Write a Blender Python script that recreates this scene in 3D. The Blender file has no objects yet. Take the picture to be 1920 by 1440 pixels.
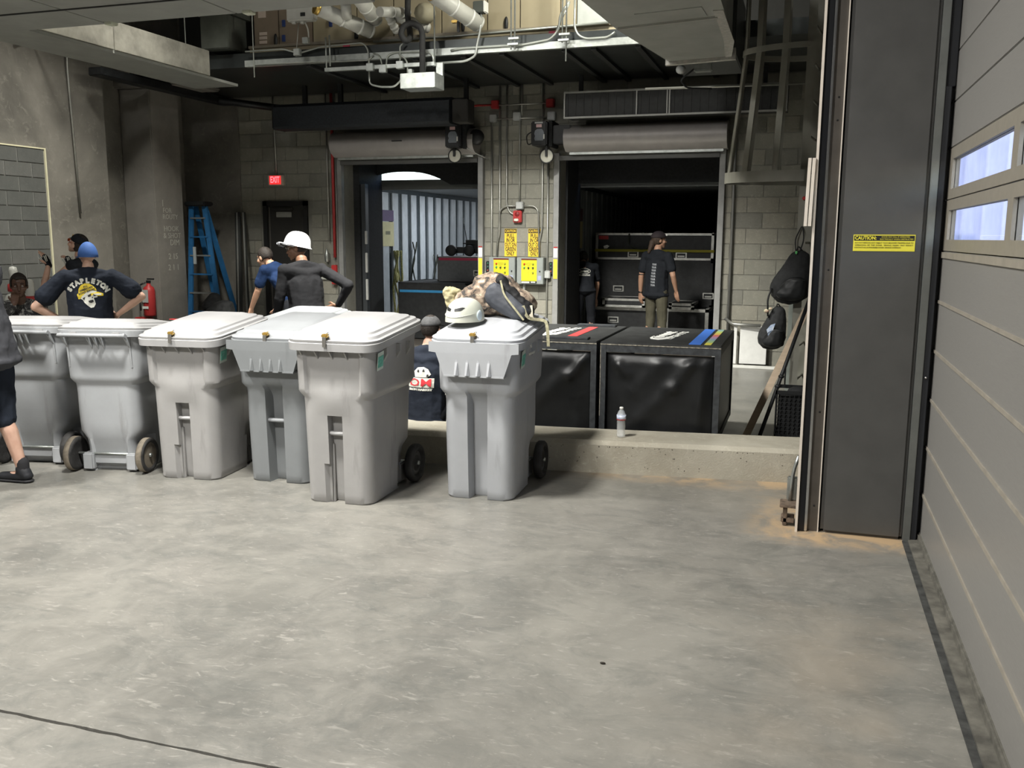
import bpy, bmesh, math, random
from mathutils import Vector, Matrix
from mathutils.bvhtree import BVHTree
random.seed(7)
S = bpy.context.scene
PI = math.pi
# ------------------------------------------------------------------ camera
F, YAW, PITCH, ROLL, EYE = 1692.4, .31075, .16141, .0053566, 1.67
fw = Vector((-math.sin(YAW)*math.cos(PITCH), math.cos(YAW)*math.cos(PITCH), -math.sin(PITCH)))
rt0 = Vector((math.cos(YAW), math.sin(YAW), 0)); up0 = rt0.cross(fw)
rt = rt0*math.cos(ROLL)+up0*math.sin(ROLL); up = rt.cross(fw)
cam = bpy.data.cameras.new('camera'); co = bpy.data.objects.new('camera', cam); S.collection.objects.link(co)
cam.sensor_width = 36; cam.lens = F*36/1920; cam.clip_start = .05; cam.clip_end = 300
m = Matrix((rt, up, -fw)).transposed().to_4x4(); m.translation = (0, 0, EYE); co.matrix_world = m
S.camera = co
CAM = Vector((0, 0, EYE))
def at(px, py, ax, v):
    "point on the axis plane ax=v seen at photo pixel (px,py)"
    d = fw*F+rt*(px-960)-up*(py-720)
    return CAM+d*((v-CAM[ax])/d[ax])
# ------------------------------------------------------------------ world, lamps, exposure
S.view_settings.view_transform = 'Standard'; S.view_settings.look = 'None'
S.view_settings.gamma = 1; S.view_settings.use_curve_mapping = False; S.view_settings.exposure = 0.08
w = bpy.data.worlds.new('sky'); S.world = w; w.use_nodes = True
wn = w.node_tree.nodes; bg = wn['Background']
sky = wn.new('ShaderNodeTexSky'); sky.sky_type = 'NISHITA'; sky.sun_elevation = .9; sky.sun_rotation = 2.4; sky.sun_disc = False
w.node_tree.links.new(sky.outputs[0], bg.inputs[0]); bg.inputs[1].default_value = .45
def area(name, loc, size, power, col=(1, .97, .9), target=None, sy=None, spread=PI):
    l = bpy.data.lights.new(name, 'AREA'); l.spread = spread; l.energy = power; l.color = col; l.size = size
    if sy: l.shape = 'RECTANGLE'; l.size_y = sy
    o = bpy.data.objects.new(name, l); S.collection.objects.link(o); o.location = loc
    d = Vector(target)-Vector(loc) if target else Vector((0, 0, -1))
    o.rotation_euler = d.to_track_quat('-Z', 'Y').to_euler()
    return o
area('high_bay_main', (-2.9, 3.7, 5.0), .5, 235, (1, .98, .93), (-2.9, 4.4, 0), spread=2.3)
area('high_bay_side', (-6.2, 2.9, 5.2), .5, 190, (1, .98, .93), (-4.5, 4.6, 0), spread=2.3)
area('high_bay_near', (-3.2, -.9, 5.4), .8, 285, (1, .975, .93), (-2.9, 1.2, 0), spread=2.5)
area('high_bay_platform', (-1.85, 8.9, 5.0), .4, 80, (1, .98, .86), (-2.6, 10.4, 4.2))
area('back_wall_fill', (-3.4, 6.2, 5.6), .5, 330, (1, .985, .91), (-3.4, 9.7, 0), spread=1.2)  # unseen fill lamp added to brighten the lower back wall
sl = bpy.data.lights.new('sun', 'SUN'); sl.energy = 2.5; sl.angle = .009; sl.color = (1, .97, .93)
so_ = bpy.data.objects.new('sun', sl); S.collection.objects.link(so_); so_.rotation_euler = Vector((.25, .55, -.80)).to_track_quat('-Z', 'Y').to_euler()
area('high_bay_left', (-6.4, 7.6, 5.9), .5, 170, (1, .98, .9), (-7.2, 8.6, 0), spread=1.5)
# ------------------------------------------------------------------ materials
MATS = {}
def M(name, col, rough=.6, metal=0, ns=0, na=.0, bump=0, bs=None, emit=0, alpha=1, trans=0, spec=.5, col2=None, stretch=None, ior=1.45, coat=0):
    if name in MATS: return MATS[name]
    mt = bpy.data.materials.new(name); mt.use_nodes = True
    nt = mt.node_tree; N = nt.nodes; L = nt.links; b = N['Principled BSDF']
    b.inputs['Base Color'].default_value = (*col, 1); b.inputs['Roughness'].default_value = rough
    b.inputs['Metallic'].default_value = metal; b.inputs['Specular IOR Level'].default_value = spec
    b.inputs['Transmission Weight'].default_value = trans; b.inputs['IOR'].default_value = ior; b.inputs['Coat Weight'].default_value = coat
    if emit: b.inputs['Emission Color'].default_value = (*col, 1); b.inputs['Emission Strength'].default_value = emit
    tc = N.new('ShaderNodeTexCoord'); mp = N.new('ShaderNodeMapping'); L.new(tc.outputs['Object'], mp.inputs[0])
    if stretch: mp.inputs['Scale'].default_value = stretch
    nz = N.new('ShaderNodeTexNoise'); nz.inputs['Scale'].default_value = ns or 12; nz.inputs['Detail'].default_value = 5
    nz.inputs['Roughness'].default_value = .6
    L.new(mp.outputs[0], nz.inputs['Vector'])
    cr = N.new('ShaderNodeValToRGB'); L.new(nz.outputs[0], cr.inputs[0])
    k = na or .06
    c2 = col2 or tuple(min(1, c*(1+k)) for c in col); c1 = col if col2 else tuple(c*(1-k) for c in col)
    cr.color_ramp.elements[0].position = .32; cr.color_ramp.elements[1].position = .68
    cr.color_ramp.elements[0].color = (*c1, 1); cr.color_ramp.elements[1].color = (*c2, 1)
    L.new(cr.outputs[0], b.inputs['Base Color'])
    if bump:
        n2 = N.new('ShaderNodeTexNoise'); n2.inputs['Scale'].default_value = bs or 60; n2.inputs['Detail'].default_value = 4
        L.new(mp.outputs[0], n2.inputs['Vector'])
        bp = N.new('ShaderNodeBump'); bp.inputs['Strength'].default_value = bump; bp.inputs['Distance'].default_value = .01
        L.new(n2.outputs[0], bp.inputs['Height']); L.new(bp.outputs[0], b.inputs['Normal'])
    MATS[name] = mt; mt.diffuse_color = (*col, 1)
    return mt
def concrete(name, c1, c2, c3=None, rough=.75, sc=1.2, bump=.25):
    "layered concrete: broad mottling, mid blotches and fine grain"
    mt = bpy.data.materials.new(name); mt.use_nodes = True; nt = mt.node_tree; N = nt.nodes; L = nt.links; b = N['Principled BSDF']
    tc = N.new('ShaderNodeTexCoord')
    def nz(s, d=6, r=.6, dist=0):
        n = N.new('ShaderNodeTexNoise'); n.inputs['Scale'].default_value = s; n.inputs['Detail'].default_value = d
        n.inputs['Roughness'].default_value = r; n.inputs['Distortion'].default_value = dist; L.new(tc.outputs['Object'], n.inputs['Vector']); return n
    a = nz(sc, 6, .62, .4); f = nz(sc*9, 5, .7, 1.2); g = nz(90, 2)
    cr = N.new('ShaderNodeValToRGB'); L.new(a.outputs[0], cr.inputs[0])
    cr.color_ramp.elements[0].position = .33; cr.color_ramp.elements[0].color = (*c1, 1)
    cr.color_ramp.elements[1].position = .66; cr.color_ramp.elements[1].color = (*c2, 1)
    c3 = c3 or tuple(x*1.25 for x in c2)
    cr2 = N.new('ShaderNodeValToRGB'); L.new(f.outputs[0], cr2.inputs[0])
    cr2.color_ramp.elements[0].position = .55; cr2.color_ramp.elements[0].color = (0, 0, 0, 1); cr2.color_ramp.elements[1].position = .75
    mx = N.new('ShaderNodeMixRGB'); L.new(cr2.outputs[0], mx.inputs[0]); L.new(cr.outputs[0], mx.inputs[1]); mx.inputs[2].default_value = (*c3, 1)
    L.new(mx.outputs[0], b.inputs['Base Color']); b.inputs['Roughness'].default_value = rough
    bp = N.new('ShaderNodeBump'); bp.inputs['Strength'].default_value = bump; bp.inputs['Distance'].default_value = .004
    L.new(g.outputs[0], bp.inputs['Height']); L.new(bp.outputs[0], b.inputs['Normal'])
    MATS[name] = mt; return mt
# ------------------------------------------------------------------ builders
def BM(): return bmesh.new()
def box(bm, x0, x1, y0, y1, z0, z1, bev=0, mat=None):
    r = bmesh.ops.create_cube(bm, size=1)['verts']
    for v in r:
        v.co = Vector((x0+(v.co.x+.5)*(x1-x0), y0+(v.co.y+.5)*(y1-y0), z0+(v.co.z+.5)*(z1-z0)))
        if mat: v.co = mat @ v.co
    if bev:
        es = list({e for v in r for e in v.link_edges})
        bmesh.ops.bevel(bm, geom=es, offset=bev, segments=2, affect='EDGES', clamp_overlap=True)
    return bm
def bx(*a, **k): return box(BM(), *a, **k)
def frame_of(d):
    d = d.normalized(); a = Vector((0, 0, 1)) if abs(d.z) < .9 else Vector((1, 0, 0))
    u = d.cross(a).normalized(); return u, d.cross(u).normalized()
def tube(bm, pts, r, n=10, cap=True, rs=None):
    pts = [Vector(p) for p in pts]; rings = []
    u = None
    for i, p in enumerate(pts):
        d = (pts[min(i+1, len(pts)-1)]-pts[max(i-1, 0)]).normalized()
        if u is None: u, v = frame_of(d)
        else:
            u = (u-d*u.dot(d)).normalized(); v = d.cross(u)
        rr = rs[i] if rs else r
        rings.append([bm.verts.new(p+(u*math.cos(2*PI*k/n)+v*math.sin(2*PI*k/n))*rr) for k in range(n)])
    for a, b in zip(rings, rings[1:]):
        for k in range(n):
            f = bm.faces.new((a[k], a[(k+1) % n], b[(k+1) % n], b[k])); f.smooth = True
    if cap:
        bm.faces.new(rings[0][::-1]); bm.faces.new(rings[-1])
    return bm
def bend(pts, r, n=5):
    "round the corners of a polyline"
    pts = [Vector(p) for p in pts]; out = [pts[0]]
    for a, b, c in zip(pts, pts[1:], pts[2:]):
        ra = min(r, (a-b).length*.49, (c-b).length*.49)
        p, q = b+(a-b).normalized()*ra, b+(c-b).normalized()*ra
        for i in range(n+1):
            t = i/n; out.append(p*(1-t)**2+b*2*t*(1-t)+q*t*t)
    return out+[pts[-1]]
def lathe(bm, prof, n=24, mat=None, arc=2*PI):
    "prof: list of (r,z), turned about z"
    rings = []
    full = abs(arc-2*PI) < 1e-6
    cnt = n if full else n+1
    for r, z in prof:
        rings.append([bm.verts.new((r*math.cos(arc*k/n), r*math.sin(arc*k/n), z)) for k in range(cnt)])
    for a, b in zip(rings, rings[1:]):
        for k in range(n):
            j = (k+1) % cnt
            try: f = bm.faces.new((a[k], a[j], b[j], b[k])); f.smooth = True
            except ValueError: pass
    if full:
        if prof[0][0] > 1e-4: bm.faces.new(rings[0][::-1])
        if prof[-1][0] > 1e-4: bm.faces.new(rings[-1])
    vs = [v for r in rings for v in r]
    if mat:
        for v in vs: v.co = mat @ v.co
    bmesh.ops.remove_doubles(bm, verts=vs, dist=1e-5)
    return bm
def prism(bm, poly, d, mat=None):
    "poly: 3-D points of a flat outline, extruded by vector d"
    a = [bm.verts.new(Vector(p)) for p in poly]; b = [bm.verts.new(Vector(p)+Vector(d)) for p in poly]
    n = len(poly)
    bm.faces.new(a); bm.faces.new(b[::-1])
    for k in range(n): bm.faces.new((a[k], b[k], b[(k+1) % n], a[(k+1) % n]))
    if mat:
        for v in a+b: v.co = mat @ v.co
    return bm
def ell(bm, c, r, rot=None, sub=2):
    q = bmesh.ops.create_icosphere(bm, subdivisions=sub, radius=1)['verts']
    R_ = rot.to_4x4() if rot else Matrix()
    mm = Matrix.Translation(Vector(c)) @ R_ @ Matrix.Diagonal((*r, 1))
    for v in q:
        v.co = mm @ v.co
        for f in v.link_faces: f.smooth = True
    return bm
WM = {}
def wm(o): return WM.get(o.name, Matrix())
def tag(o, label=None, cat=None, group=None, kind=None):
    if label: o['label'] = label
    if cat: o['category'] = cat
    if group: o['group'] = group
    if kind: o['kind'] = kind
    return o
def thing(name, label, cat, loc=(0, 0, 0), rz=0, group=None, kind=None):
    o = bpy.data.objects.new(name, None); S.collection.objects.link(o); o.empty_display_size = .1
    o.location = loc; o.rotation_euler = (0, 0, rz)
    WM[o.name] = Matrix.Translation(loc) @ Matrix.Rotation(rz, 4, 'Z')
    return tag(o, label, cat, group, kind)
def obj(name, bm, mat, parent=None, local=False, fix=True, smooth=None, label=None, cat=None, group=None, kind=None, origin=True):
    """links one mesh; coordinates are world unless local=True"""
    if fix: bmesh.ops.recalc_face_normals(bm, faces=bm.faces)
    if smooth is not None:
        for f in bm.faces: f.smooth = smooth
    me = bpy.data.meshes.new(name)
    pw = wm(parent) if parent else Matrix()
    if not local and parent: bm.transform(pw.inverted())
    if local and parent and parent.parent: bm.transform(Matrix.Translation(-parent.location))
    vs = [v.co for v in bm.verts]
    off = Vector((0, 0, 0))
    if origin and vs:
        off = Vector(((min(v.x for v in vs)+max(v.x for v in vs))/2, (min(v.y for v in vs)+max(v.y for v in vs))/2, min(v.z for v in vs)))
        bm.transform(Matrix.Translation(-off))
    bm.to_mesh(me); bm.free()
    for mm in (mat if isinstance(mat, (list, tuple)) else [mat]): me.materials.append(mm)
    o = bpy.data.objects.new(name, me); S.collection.objects.link(o); o.location = off
    if parent: o.parent = parent
    WM[o.name] = pw @ Matrix.Translation(off)
    return tag(o, label, cat, group, kind)
def copy_tree(o, parent=None):
    c = o.copy(); S.collection.objects.link(c)
    if parent: c.parent = parent
    for ch in o.children: copy_tree(ch, c)
    return c
def text_bm(txt, size, mat4, width=None, depth=.0015, bold=.0, spacing=1, res=2):
    cu = bpy.data.curves.new('txt', 'FONT'); cu.body = txt; cu.size = size; cu.align_x = 'CENTER'; cu.align_y = 'CENTER'
    cu.extrude = depth; cu.offset = bold; cu.space_character = spacing; cu.resolution_u = res; cu.space_line = 1.0
    o = bpy.data.objects.new('txt', cu); S.collection.objects.link(o)
    dg = bpy.context.evaluated_depsgraph_get(); me = bpy.data.meshes.new_from_object(o.evaluated_get(dg))
    bm = BM(); bm.from_mesh(me); bpy.data.meshes.remove(me); bpy.data.objects.remove(o); bpy.data.curves.remove(cu)
    if width and bm.verts:
        w_ = max(v.co.x for v in bm.verts)-min(v.co.x for v in bm.verts); s = width/w_
        for v in bm.verts: v.co.x *= s
    bm.transform(mat4); return bm
def face_y(x, y, z): return Matrix.Translation((x, y, z)) @ Matrix.Rotation(PI/2, 4, 'X')   # text read by someone looking along +Y
def join(a, b):
    me = bpy.data.meshes.new('j'); b.to_mesh(me); a.from_mesh(me); b.free(); bpy.data.meshes.remove(me); return a
def hull(parts, out=None):
    "convex hull of ellipsoids (centre, radii[, rot])"
    bm = BM()
    for p in parts: ell(bm, p[0], p[1], p[2] if len(p) > 2 else None, sub=2)
    r = bmesh.ops.convex_hull(bm, input=bm.verts)
    inn = [v for v in bm.verts if not v.link_faces] 
    bmesh.ops.delete(bm, geom=list({g for g in r['geom_interior'] if isinstance(g, bmesh.types.BMVert)} | {g for g in r['geom_unused'] if isinstance(g, bmesh.types.BMVert)}), context='VERTS')
    if out is None: return bm
    return join(out, bm)
def cap_(out, a, ra, b, rb):
    ra = (ra,)*3 if isinstance(ra, (int, float)) else ra; rb = (rb,)*3 if isinstance(rb, (int, float)) else rb
    return hull([(a, ra), (b, rb)], out)
def remesh(bm, vox, smooth_it=2, disp=None):
    me = bpy.data.meshes.new('r'); bmesh.ops.recalc_face_normals(bm, faces=bm.faces); bm.to_mesh(me); bm.free()
    o = bpy.data.objects.new('r', me); S.collection.objects.link(o)
    md = o.modifiers.new('r', 'REMESH'); md.mode = 'VOXEL'; md.voxel_size = vox; md.use_smooth_shade = True
    if smooth_it:
        sm = o.modifiers.new('s', 'SMOOTH'); sm.iterations = smooth_it; sm.factor = .5
    dg = bpy.context.evaluated_depsgraph_get(); m2 = bpy.data.meshes.new_from_object(o.evaluated_get(dg))
    out = BM(); out.from_mesh(m2); bpy.data.objects.remove(o); bpy.data.meshes.remove(me); bpy.data.meshes.remove(m2)
    for f in out.faces: f.smooth = True
    if disp:
        out.normal_update()
        mv = [(v, disp(v.co, v.normal)) for v in out.verts]
        for v, d in mv: v.co += v.normal*d
    return out
from mathutils import noise as NZ
def fbm(p, s, o=3): return NZ.fractal(Vector(p)*s, 1.0, 2.0, o)
def smooth_by_angle(bm, ang=.6):
    bm.normal_update()
    for f in bm.faces: f.smooth = True
    for e in bm.edges:
        if len(e.link_faces) == 2 and e.calc_face_angle(0) > ang: e.smooth = False
    return bm
# colours
galv = M('galvanised_steel', (.42, .44, .42), .38, .85, ns=18, na=.18, bump=.05)
conduit_m = M('conduit_steel', (.36, .36, .33), .42, .7, ns=8, na=.12)
black = M('black_paint', (.012, .013, .014), .5, ns=20, na=.3)
blackm = M('matte_black', (.02, .021, .022), .8, ns=20, na=.3, bump=.1)
rubber = M('black_rubber', (.016, .016, .017), .7, ns=30, na=.3, bump=.15)
chrome = M('chrome', (.7, .7, .68), .18, 1)
whitep = M('white_paint', (.72, .72, .68), .45, ns=10, na=.05)
redp = M('red_paint', (.38, .03, .03), .45)
yellow = M('sign_yellow', (.78, .52, .04), .5, na=.05)
brass = M('brass', (.62, .42, .12), .35, .8)
# ================================================================== THE SETTING
YB = 12.29
# ---- floor: polished, stained concrete in three slabs with sawn joints
def floor_mat():
    mt = bpy.data.materials.new('floor_concrete'); mt.use_nodes = True; nt = mt.node_tree; N = nt.nodes; L = nt.links; b = N['Principled BSDF']
    tc = N.new('ShaderNodeTexCoord')
    def mapn(sc=(1, 1, 1), rz=0):
        mp = N.new('ShaderNodeMapping'); mp.inputs['Scale'].default_value = sc; mp.inputs['Rotation'].default_value = (0, 0, rz)
        L.new(tc.outputs['Object'], mp.inputs[0]); return mp
    def nz(s, d=6, r=.6, dist=0, mp=None):
        n = N.new('ShaderNodeTexNoise'); n.inputs['Scale'].default_value = s; n.inputs['Detail'].default_value = d
        n.inputs['Roughness'].default_value = r; n.inputs['Distortion'].default_value = dist
        L.new((mp or mapn()).outputs[0], n.inputs['Vector']); return n
    def ramp(src, p0, p1, c0=(0, 0, 0), c1=(1, 1, 1)):
        r = N.new('ShaderNodeValToRGB'); L.new(src, r.inputs[0]); e = r.color_ramp.elements
        e[0].position = p0; e[1].position = p1; e[0].color = (*c0, 1); e[1].color = (*c1, 1); return r
    def mix(f, a, c, k=None):
        x = N.new('ShaderNodeMixRGB'); L.new(f, x.inputs[0]); L.new(a, x.inputs[1])
        if isinstance(c, tuple): x.inputs[2].default_value = (*c, 1)
        else: L.new(c, x.inputs[2])
        return x.outputs[0]
    def mul(a, b_):
        x = N.new('ShaderNodeMath'); x.operation = 'MULTIPLY'; L.new(a, x.inputs[0])
        if isinstance(b_, (int, float)): x.inputs[1].default_value = b_
        else: L.new(b_, x.inputs[1])
        return x.outputs[0]
    big = nz(.55, 5, .55, .5); base = ramp(big.outputs[0], .36, .62, (.128, .125, .112), (.202, .194, .172)).outputs[0]
    mid = nz(3.6, 9, .74, .6); base = mix(mul(ramp(mid.outputs[0], .42, .62).outputs[0], .45), base, (.245, .235, .208))
    dk = nz(2.6, 9, .78, 1.0, mapn((1, 1.6, 1), .5)); base = mix(mul(ramp(dk.outputs[0], .48, .70).outputs[0], .6), base, (.088, .093, .086))
    # trowel smears and pale worn flecks
    fl = nz(10, 6, .66, 1.4, mapn((1, 3.0, 1), -.5)); base = mix(mul(ramp(fl.outputs[0], .58, .70).outputs[0], .5), base, (.35, .335, .30))
    f2 = nz(26, 3, .6, 1.0, mapn((1, 3.2, 1), -.7)); base = mix(mul(ramp(f2.outputs[0], .67, .73).outputs[0], .4), base, (.41, .395, .35))
    # orange dust gathered along the curb and the steel column
    sp = N.new('ShaderNodeSeparateXYZ'); L.new(tc.outputs['Object'], sp.inputs[0])
    def mr(src, a, b_):
        x = N.new('ShaderNodeMapRange'); x.interpolation_type = 'SMOOTHSTEP'; L.new(src, x.inputs[0]); x.inputs[1].default_value = a; x.inputs[2].default_value = b_; return x.outputs[0]
    dn = ramp(nz(5, 5, .65, .6).outputs[0], .42, .60).outputs[0]
    curbd = mul(mul(mr(sp.outputs[1], 5.95, 6.3), mr(sp.outputs[1], 6.7, 6.4)), mr(sp.outputs[0], -2.2, -1.0))
    cold = mul(mul(mr(sp.outputs[1], 4.98, 5.2), mr(sp.outputs[0], -.35, .1)), mr(sp.outputs[1], 6.4, 5.5))
    ad = N.new('ShaderNodeMath'); ad.operation = 'MAXIMUM'; L.new(mul(curbd, .8), ad.inputs[0]); L.new(cold, ad.inputs[1])
    an = N.new('ShaderNodeMath'); an.operation = 'ADD'; an.inputs[1].default_value = .25; L.new(dn, an.inputs[0])
    fm = N.new('ShaderNodeMath'); fm.operation = 'MULTIPLY'; fm.use_clamp = True; L.new(ad.outputs[0], fm.inputs[0]); L.new(an.outputs[0], fm.inputs[1])
    base = mix(fm.outputs[0], base, (.42, .30, .18))
    tan = mul(ramp(nz(.8, 4, .6, .4, mapn((1, 1, 1), 1)).outputs[0], .52, .68).outputs[0], mr(sp.outputs[0], -.9, .4))
    base = mix(mul(tan, .35), base, (.30, .25, .19))
    L.new(base, b.inputs['Base Color'])
    rr = N.new('ShaderNodeMapRange'); L.new(mid.outputs[0], rr.inputs[0]); rr.inputs[3].default_value = .24; rr.inputs[4].default_value = .48
    L.new(rr.outputs[0], b.inputs['Roughness']); b.inputs['Specular IOR Level'].default_value = .45
    bp = N.new('ShaderNodeBump'); bp.inputs['Strength'].default_value = .22; bp.inputs['Distance'].default_value = .004
    L.new(fl.outputs[0], bp.inputs['Height']); L.new(bp.outputs[0], b.inputs['Normal'])
    return mt
FM = floor_mat()
fl = BM(); JY = 2.28
rng = random.Random(3)
def slab_edge(y, x0, x1, jit):    # slightly ragged sawn edge
    n = int((x1-x0)/.06); return [(x0+(x1-x0)*i/n, y+rng.uniform(-jit, jit)) for i in range(n+1)]
X0, X1 = -9.9, 1.0
for ya, yb_, ja, jb in ((-5, JY-.007, 0, .003), (JY+.007, 14.2, .003, 0)):
    lo, hi = slab_edge(ya, X0, X1, ja), slab_edge(yb_, X0, X1, jb)
    prev = None
    for (xa, y_a), (xb, y_b) in zip(lo, hi):
        c = [fl.verts.new((xa, y_a, 0)), fl.verts.new((xb, y_b, 0)), fl.verts.new((xa, y_a, -.03)), fl.verts.new((xb, y_b, -.03))]
        if prev:
            fl.faces.new((prev[0], c[0], c[1], prev[1])); fl.faces.new((prev[0], prev[2], c[2], c[0])); fl.faces.new((prev[1], c[1], c[3], prev[3]))
        prev = c
fo = obj('floor', fl, FM, fix=False, origin=False); tag(fo, 'worn grey polished concrete floor with a dark sawn joint', 'floor', kind='structure')
obj('joint_filler', bx(X0, X1, JY-.02, JY+.02, -.06, -.012), M('joint_dirt', (.03, .027, .024), .95), fo)
# ---- walls
cm = concrete('cast_concrete', (.092, .086, .074), (.195, .182, .157), (.21, .198, .17), .8, .9)
cm2 = concrete('column_concrete', (.18, .168, .15), (.25, .235, .21), (.25, .235, .20), .8, 1.6)
blk = [concrete('block_%s' % n, a, b, None, .85, 3, .5) for n, a, b in (('grey', (.19, .186, .156), (.24, .233, .195)), ('warm', (.21, .20, .165), (.265, .253, .21)), ('dark', (.155, .152, .13), (.20, .195, .167)))]
mortar = concrete('mortar', (.16, .155, .135), (.20, .195, .17), None, .9, 5)
dblk = [concrete('dark_block_%s' % n, a, b, None, .85, 4, .4) for n, a, b in (('a', (.062, .064, .06), (.085, .087, .08)), ('b', (.075, .076, .07), (.1, .1, .093)))]
OP1, OP2, OD = (-6.58, -4.44, 2.80), (-3.26, -1.12, 2.80), (-7.97, -7.2, 2.19)
wb = BM(); T = .28
xs = [-9.6, OD[0], OD[1], OP1[0], OP1[1], OP2[0], OP2[1], 1.0]
for a, b in ((0, 1), (2, 3), (4, 5), (6, 7)): box(wb, xs[a], xs[b], YB, YB+T, 0, 6.6)
for o_ in (OD, OP1, OP2): box(wb, o_[0], o_[1], YB, YB+T, o_[2], 6.6)
wall_back = tag(obj('wall_back', wb, [mortar, cm], origin=False), 'block wall with the two roll door openings and the exit door', 'wall', kind='structure')
meshes = {}
def block(w_, h_, mset, k, ax='y'):
    key = (round(w_, 3), round(h_, 3), k, ax, mset[0].name)
    if key not in meshes:
        b = BM()
        if ax == 'y': box(b, -w_/2, w_/2, -.008, .03, 0, h_, .003)
        else: box(b, -.03, .008, -w_/2, w_/2, 0, h_, .003)
        me = bpy.data.meshes.new('block'); b.to_mesh(me); b.free(); me.materials.append(mset[k]); meshes[key] = me
    return meshes[key]
nblk = 0; rest = BM()
CH, CW, J = .2, .4, .01
for r in range(19):
    z0 = r*CH; z1 = z0+CH-J
    if z1 > 3.72: z1 = 3.72
    x = -8.35-(.2 if r % 2 else 0)
    while x < 1.0:
        a, b = max(x, -8.35), min(x+CW-J, 1.0); segs = [(a, b)]
        for o_ in (OD, OP1, OP2):
            if z0 < o_[2]-.05:
                ns_ = []
                for s0, s1 in segs:
                    if s1 <= o_[0]-.06 or s0 >= o_[1]+.06: ns_.append((s0, s1)); continue
                    if s0 < o_[0]-.06: ns_.append((s0, o_[0]-.06))
                    if s1 > o_[1]+.06: ns_.append((o_[1]+.06, s1))
                segs = ns_
        for s0, s1 in segs:
            if s1-s0 < .03 or z1-z0 < .03: continue
            k = rng.choice((0, 0, 1, 2, 0, 1))
            hid = (z0 < .55 and s0 < -3.4)
            if nblk < 292 and not hid:
                o = bpy.data.objects.new('block', block(s1-s0, z1-z0, blk, k)); S.collection.objects.link(o)
                o.location = ((s0+s1)/2, YB, z0+.0); o.parent = wall_back; nblk += 1
            else: box(rest, s0, s1, YB-.008, YB+.02, z0, z1)
        x += CW
if rest.verts: tag(obj('block_course', rest, blk[0], wall_back), kind='stuff')
else: rest.free()
obj('concrete_pilaster', bx(-9.6, -8.36, YB-.03, YB+.05, 0, 6.5), cm, wall_back)
wl = BM(); box(wl, -9.5, -8.84, -5, 10.0, 0, 6.6); box(wl, -9.9, -9.36, 10.0, YB+.3, 0, 6.6)
wall_left = tag(obj('wall_left', wl, cm, origin=False), 'stained cast concrete wall with a dark block infill', 'wall', kind='structure')
# block infill of the left wall (courses .17 high, .39 long), pale caulk round it
obj('infill_mortar', bx(-8.86, -8.836, 6.2, 8.94, 0, 2.69), M('grey_mortar', (.20, .20, .185), .9, ns=20), wall_left)
r = 0; z = 2.68
while z > .1:
    y = 8.93-(.195 if r % 2 else 0.0)-(.0)
    if r % 2: pieces = [(8.93-.185, 8.93)]
    else: pieces = []
    yy = y
    while yy > 6.3: pieces.append((yy-.385, yy)); yy -= .395
    for a, b in pieces:
        if b-a < .05: continue
        o = bpy.data.objects.new('block', block(round(b-a, 3), .162, dblk, rng.choice((0, 1)), 'x')); S.collection.objects.link(o)
        o.location = (-8.836, (a+b)/2, z-.165); o.parent = wall_left
    z -= .17; r += 1
ck = BM(); box(ck, -8.85, -8.822, 6.2, 8.965, 2.685, 2.70); box(ck, -8.85, -8.822, 8.945, 8.965, 0, 2.685)
obj('caulk_joint', ck, M('cream_caulk', (.55, .52, .36), .8), wall_left)
tag(obj('wall_front', bx(-9.5, 1.0, -5.2, -5, 0, 6.6), cm, origin=False), 'concrete wall behind the camera', 'wall', kind='structure')
wr = BM(); box(wr, .78, 1.0, -5, -2.2, 0, 6.6); box(wr, .66, .695, 5.44, YB, 0, 6.6); box(wr, .78, 1.0, -2.2, 5.42, 4.9, 6.6)
wr.verts.ensure_lookup_table()
tag(obj('wall_right', wr, concrete('side_wall', (.12, .12, .105), (.17, .165, .145), None, .85, 2), origin=False), 'side wall beyond the steel column', 'wall', kind='structure')
cl = BM(); box(cl, -9.9, 1.0, -5.2, YB+.3, 6.5, 6.7)
for k in range(9): box(cl, -9.5, 1.0, -4.5+k*2, -4.3+k*2, 6.1, 6.5)
tag(obj('ceiling', cl, M('ceiling_deck', (.06, .065, .062), .6, ns=5, na=.2), origin=False), 'dark roof deck with steel beams', 'ceiling', kind='structure')
# square concrete column and the beam it carries
col = thing('concrete_column', 'square cast concrete column with chalk graffiti at the left wall', 'column', (-9.1, 11.2, 0), kind='structure')
obj('shaft', bx(-9.36, -8.84, 10.89, 11.51, 0, 3.70, .015), cm2, col)
chalk = M('chalk', (.42, .41, .36), .9)
for i, (t_, y_, z_, s_) in enumerate((('1', 11.05, 2.12, .13), ('FOR', 11.14, 2.02, .10), ('ROUTY', 11.20, 1.93, .10), ('HOOK', 11.21, 1.76, .11), ('& SHOT', 11.22, 1.66, .11), ('DIM', 11.27, 1.56, .12), ('2 15', 11.22, 1.36, .12), ('2 1 1', 11.22, 1.20, .12))):
    obj('chalk_writing', text_bm(t_, s_, Matrix.Translation((-8.838, y_, z_)) @ Matrix.Rotation(PI/2, 4, 'Z') @ Matrix.Rotation(PI/2, 4, 'X'), depth=.001), chalk, col)
tag(obj('concrete_beam', bx(-9.5, -8.1, 10.80, 11.5, 3.70, 4.12, .02), cm2), 'concrete beam resting on the square column below the ducts', 'beam', kind='structure')
tag(obj('wall_conduit', tube(BM(), bend([at(122, 30, 0, -8.81), at(126, 130, 0, -8.81), at(151, 400, 0, -8.81)], .05), .014), conduit_m), 'thin conduit down the left concrete wall beside the block infill', 'conduit')
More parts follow.
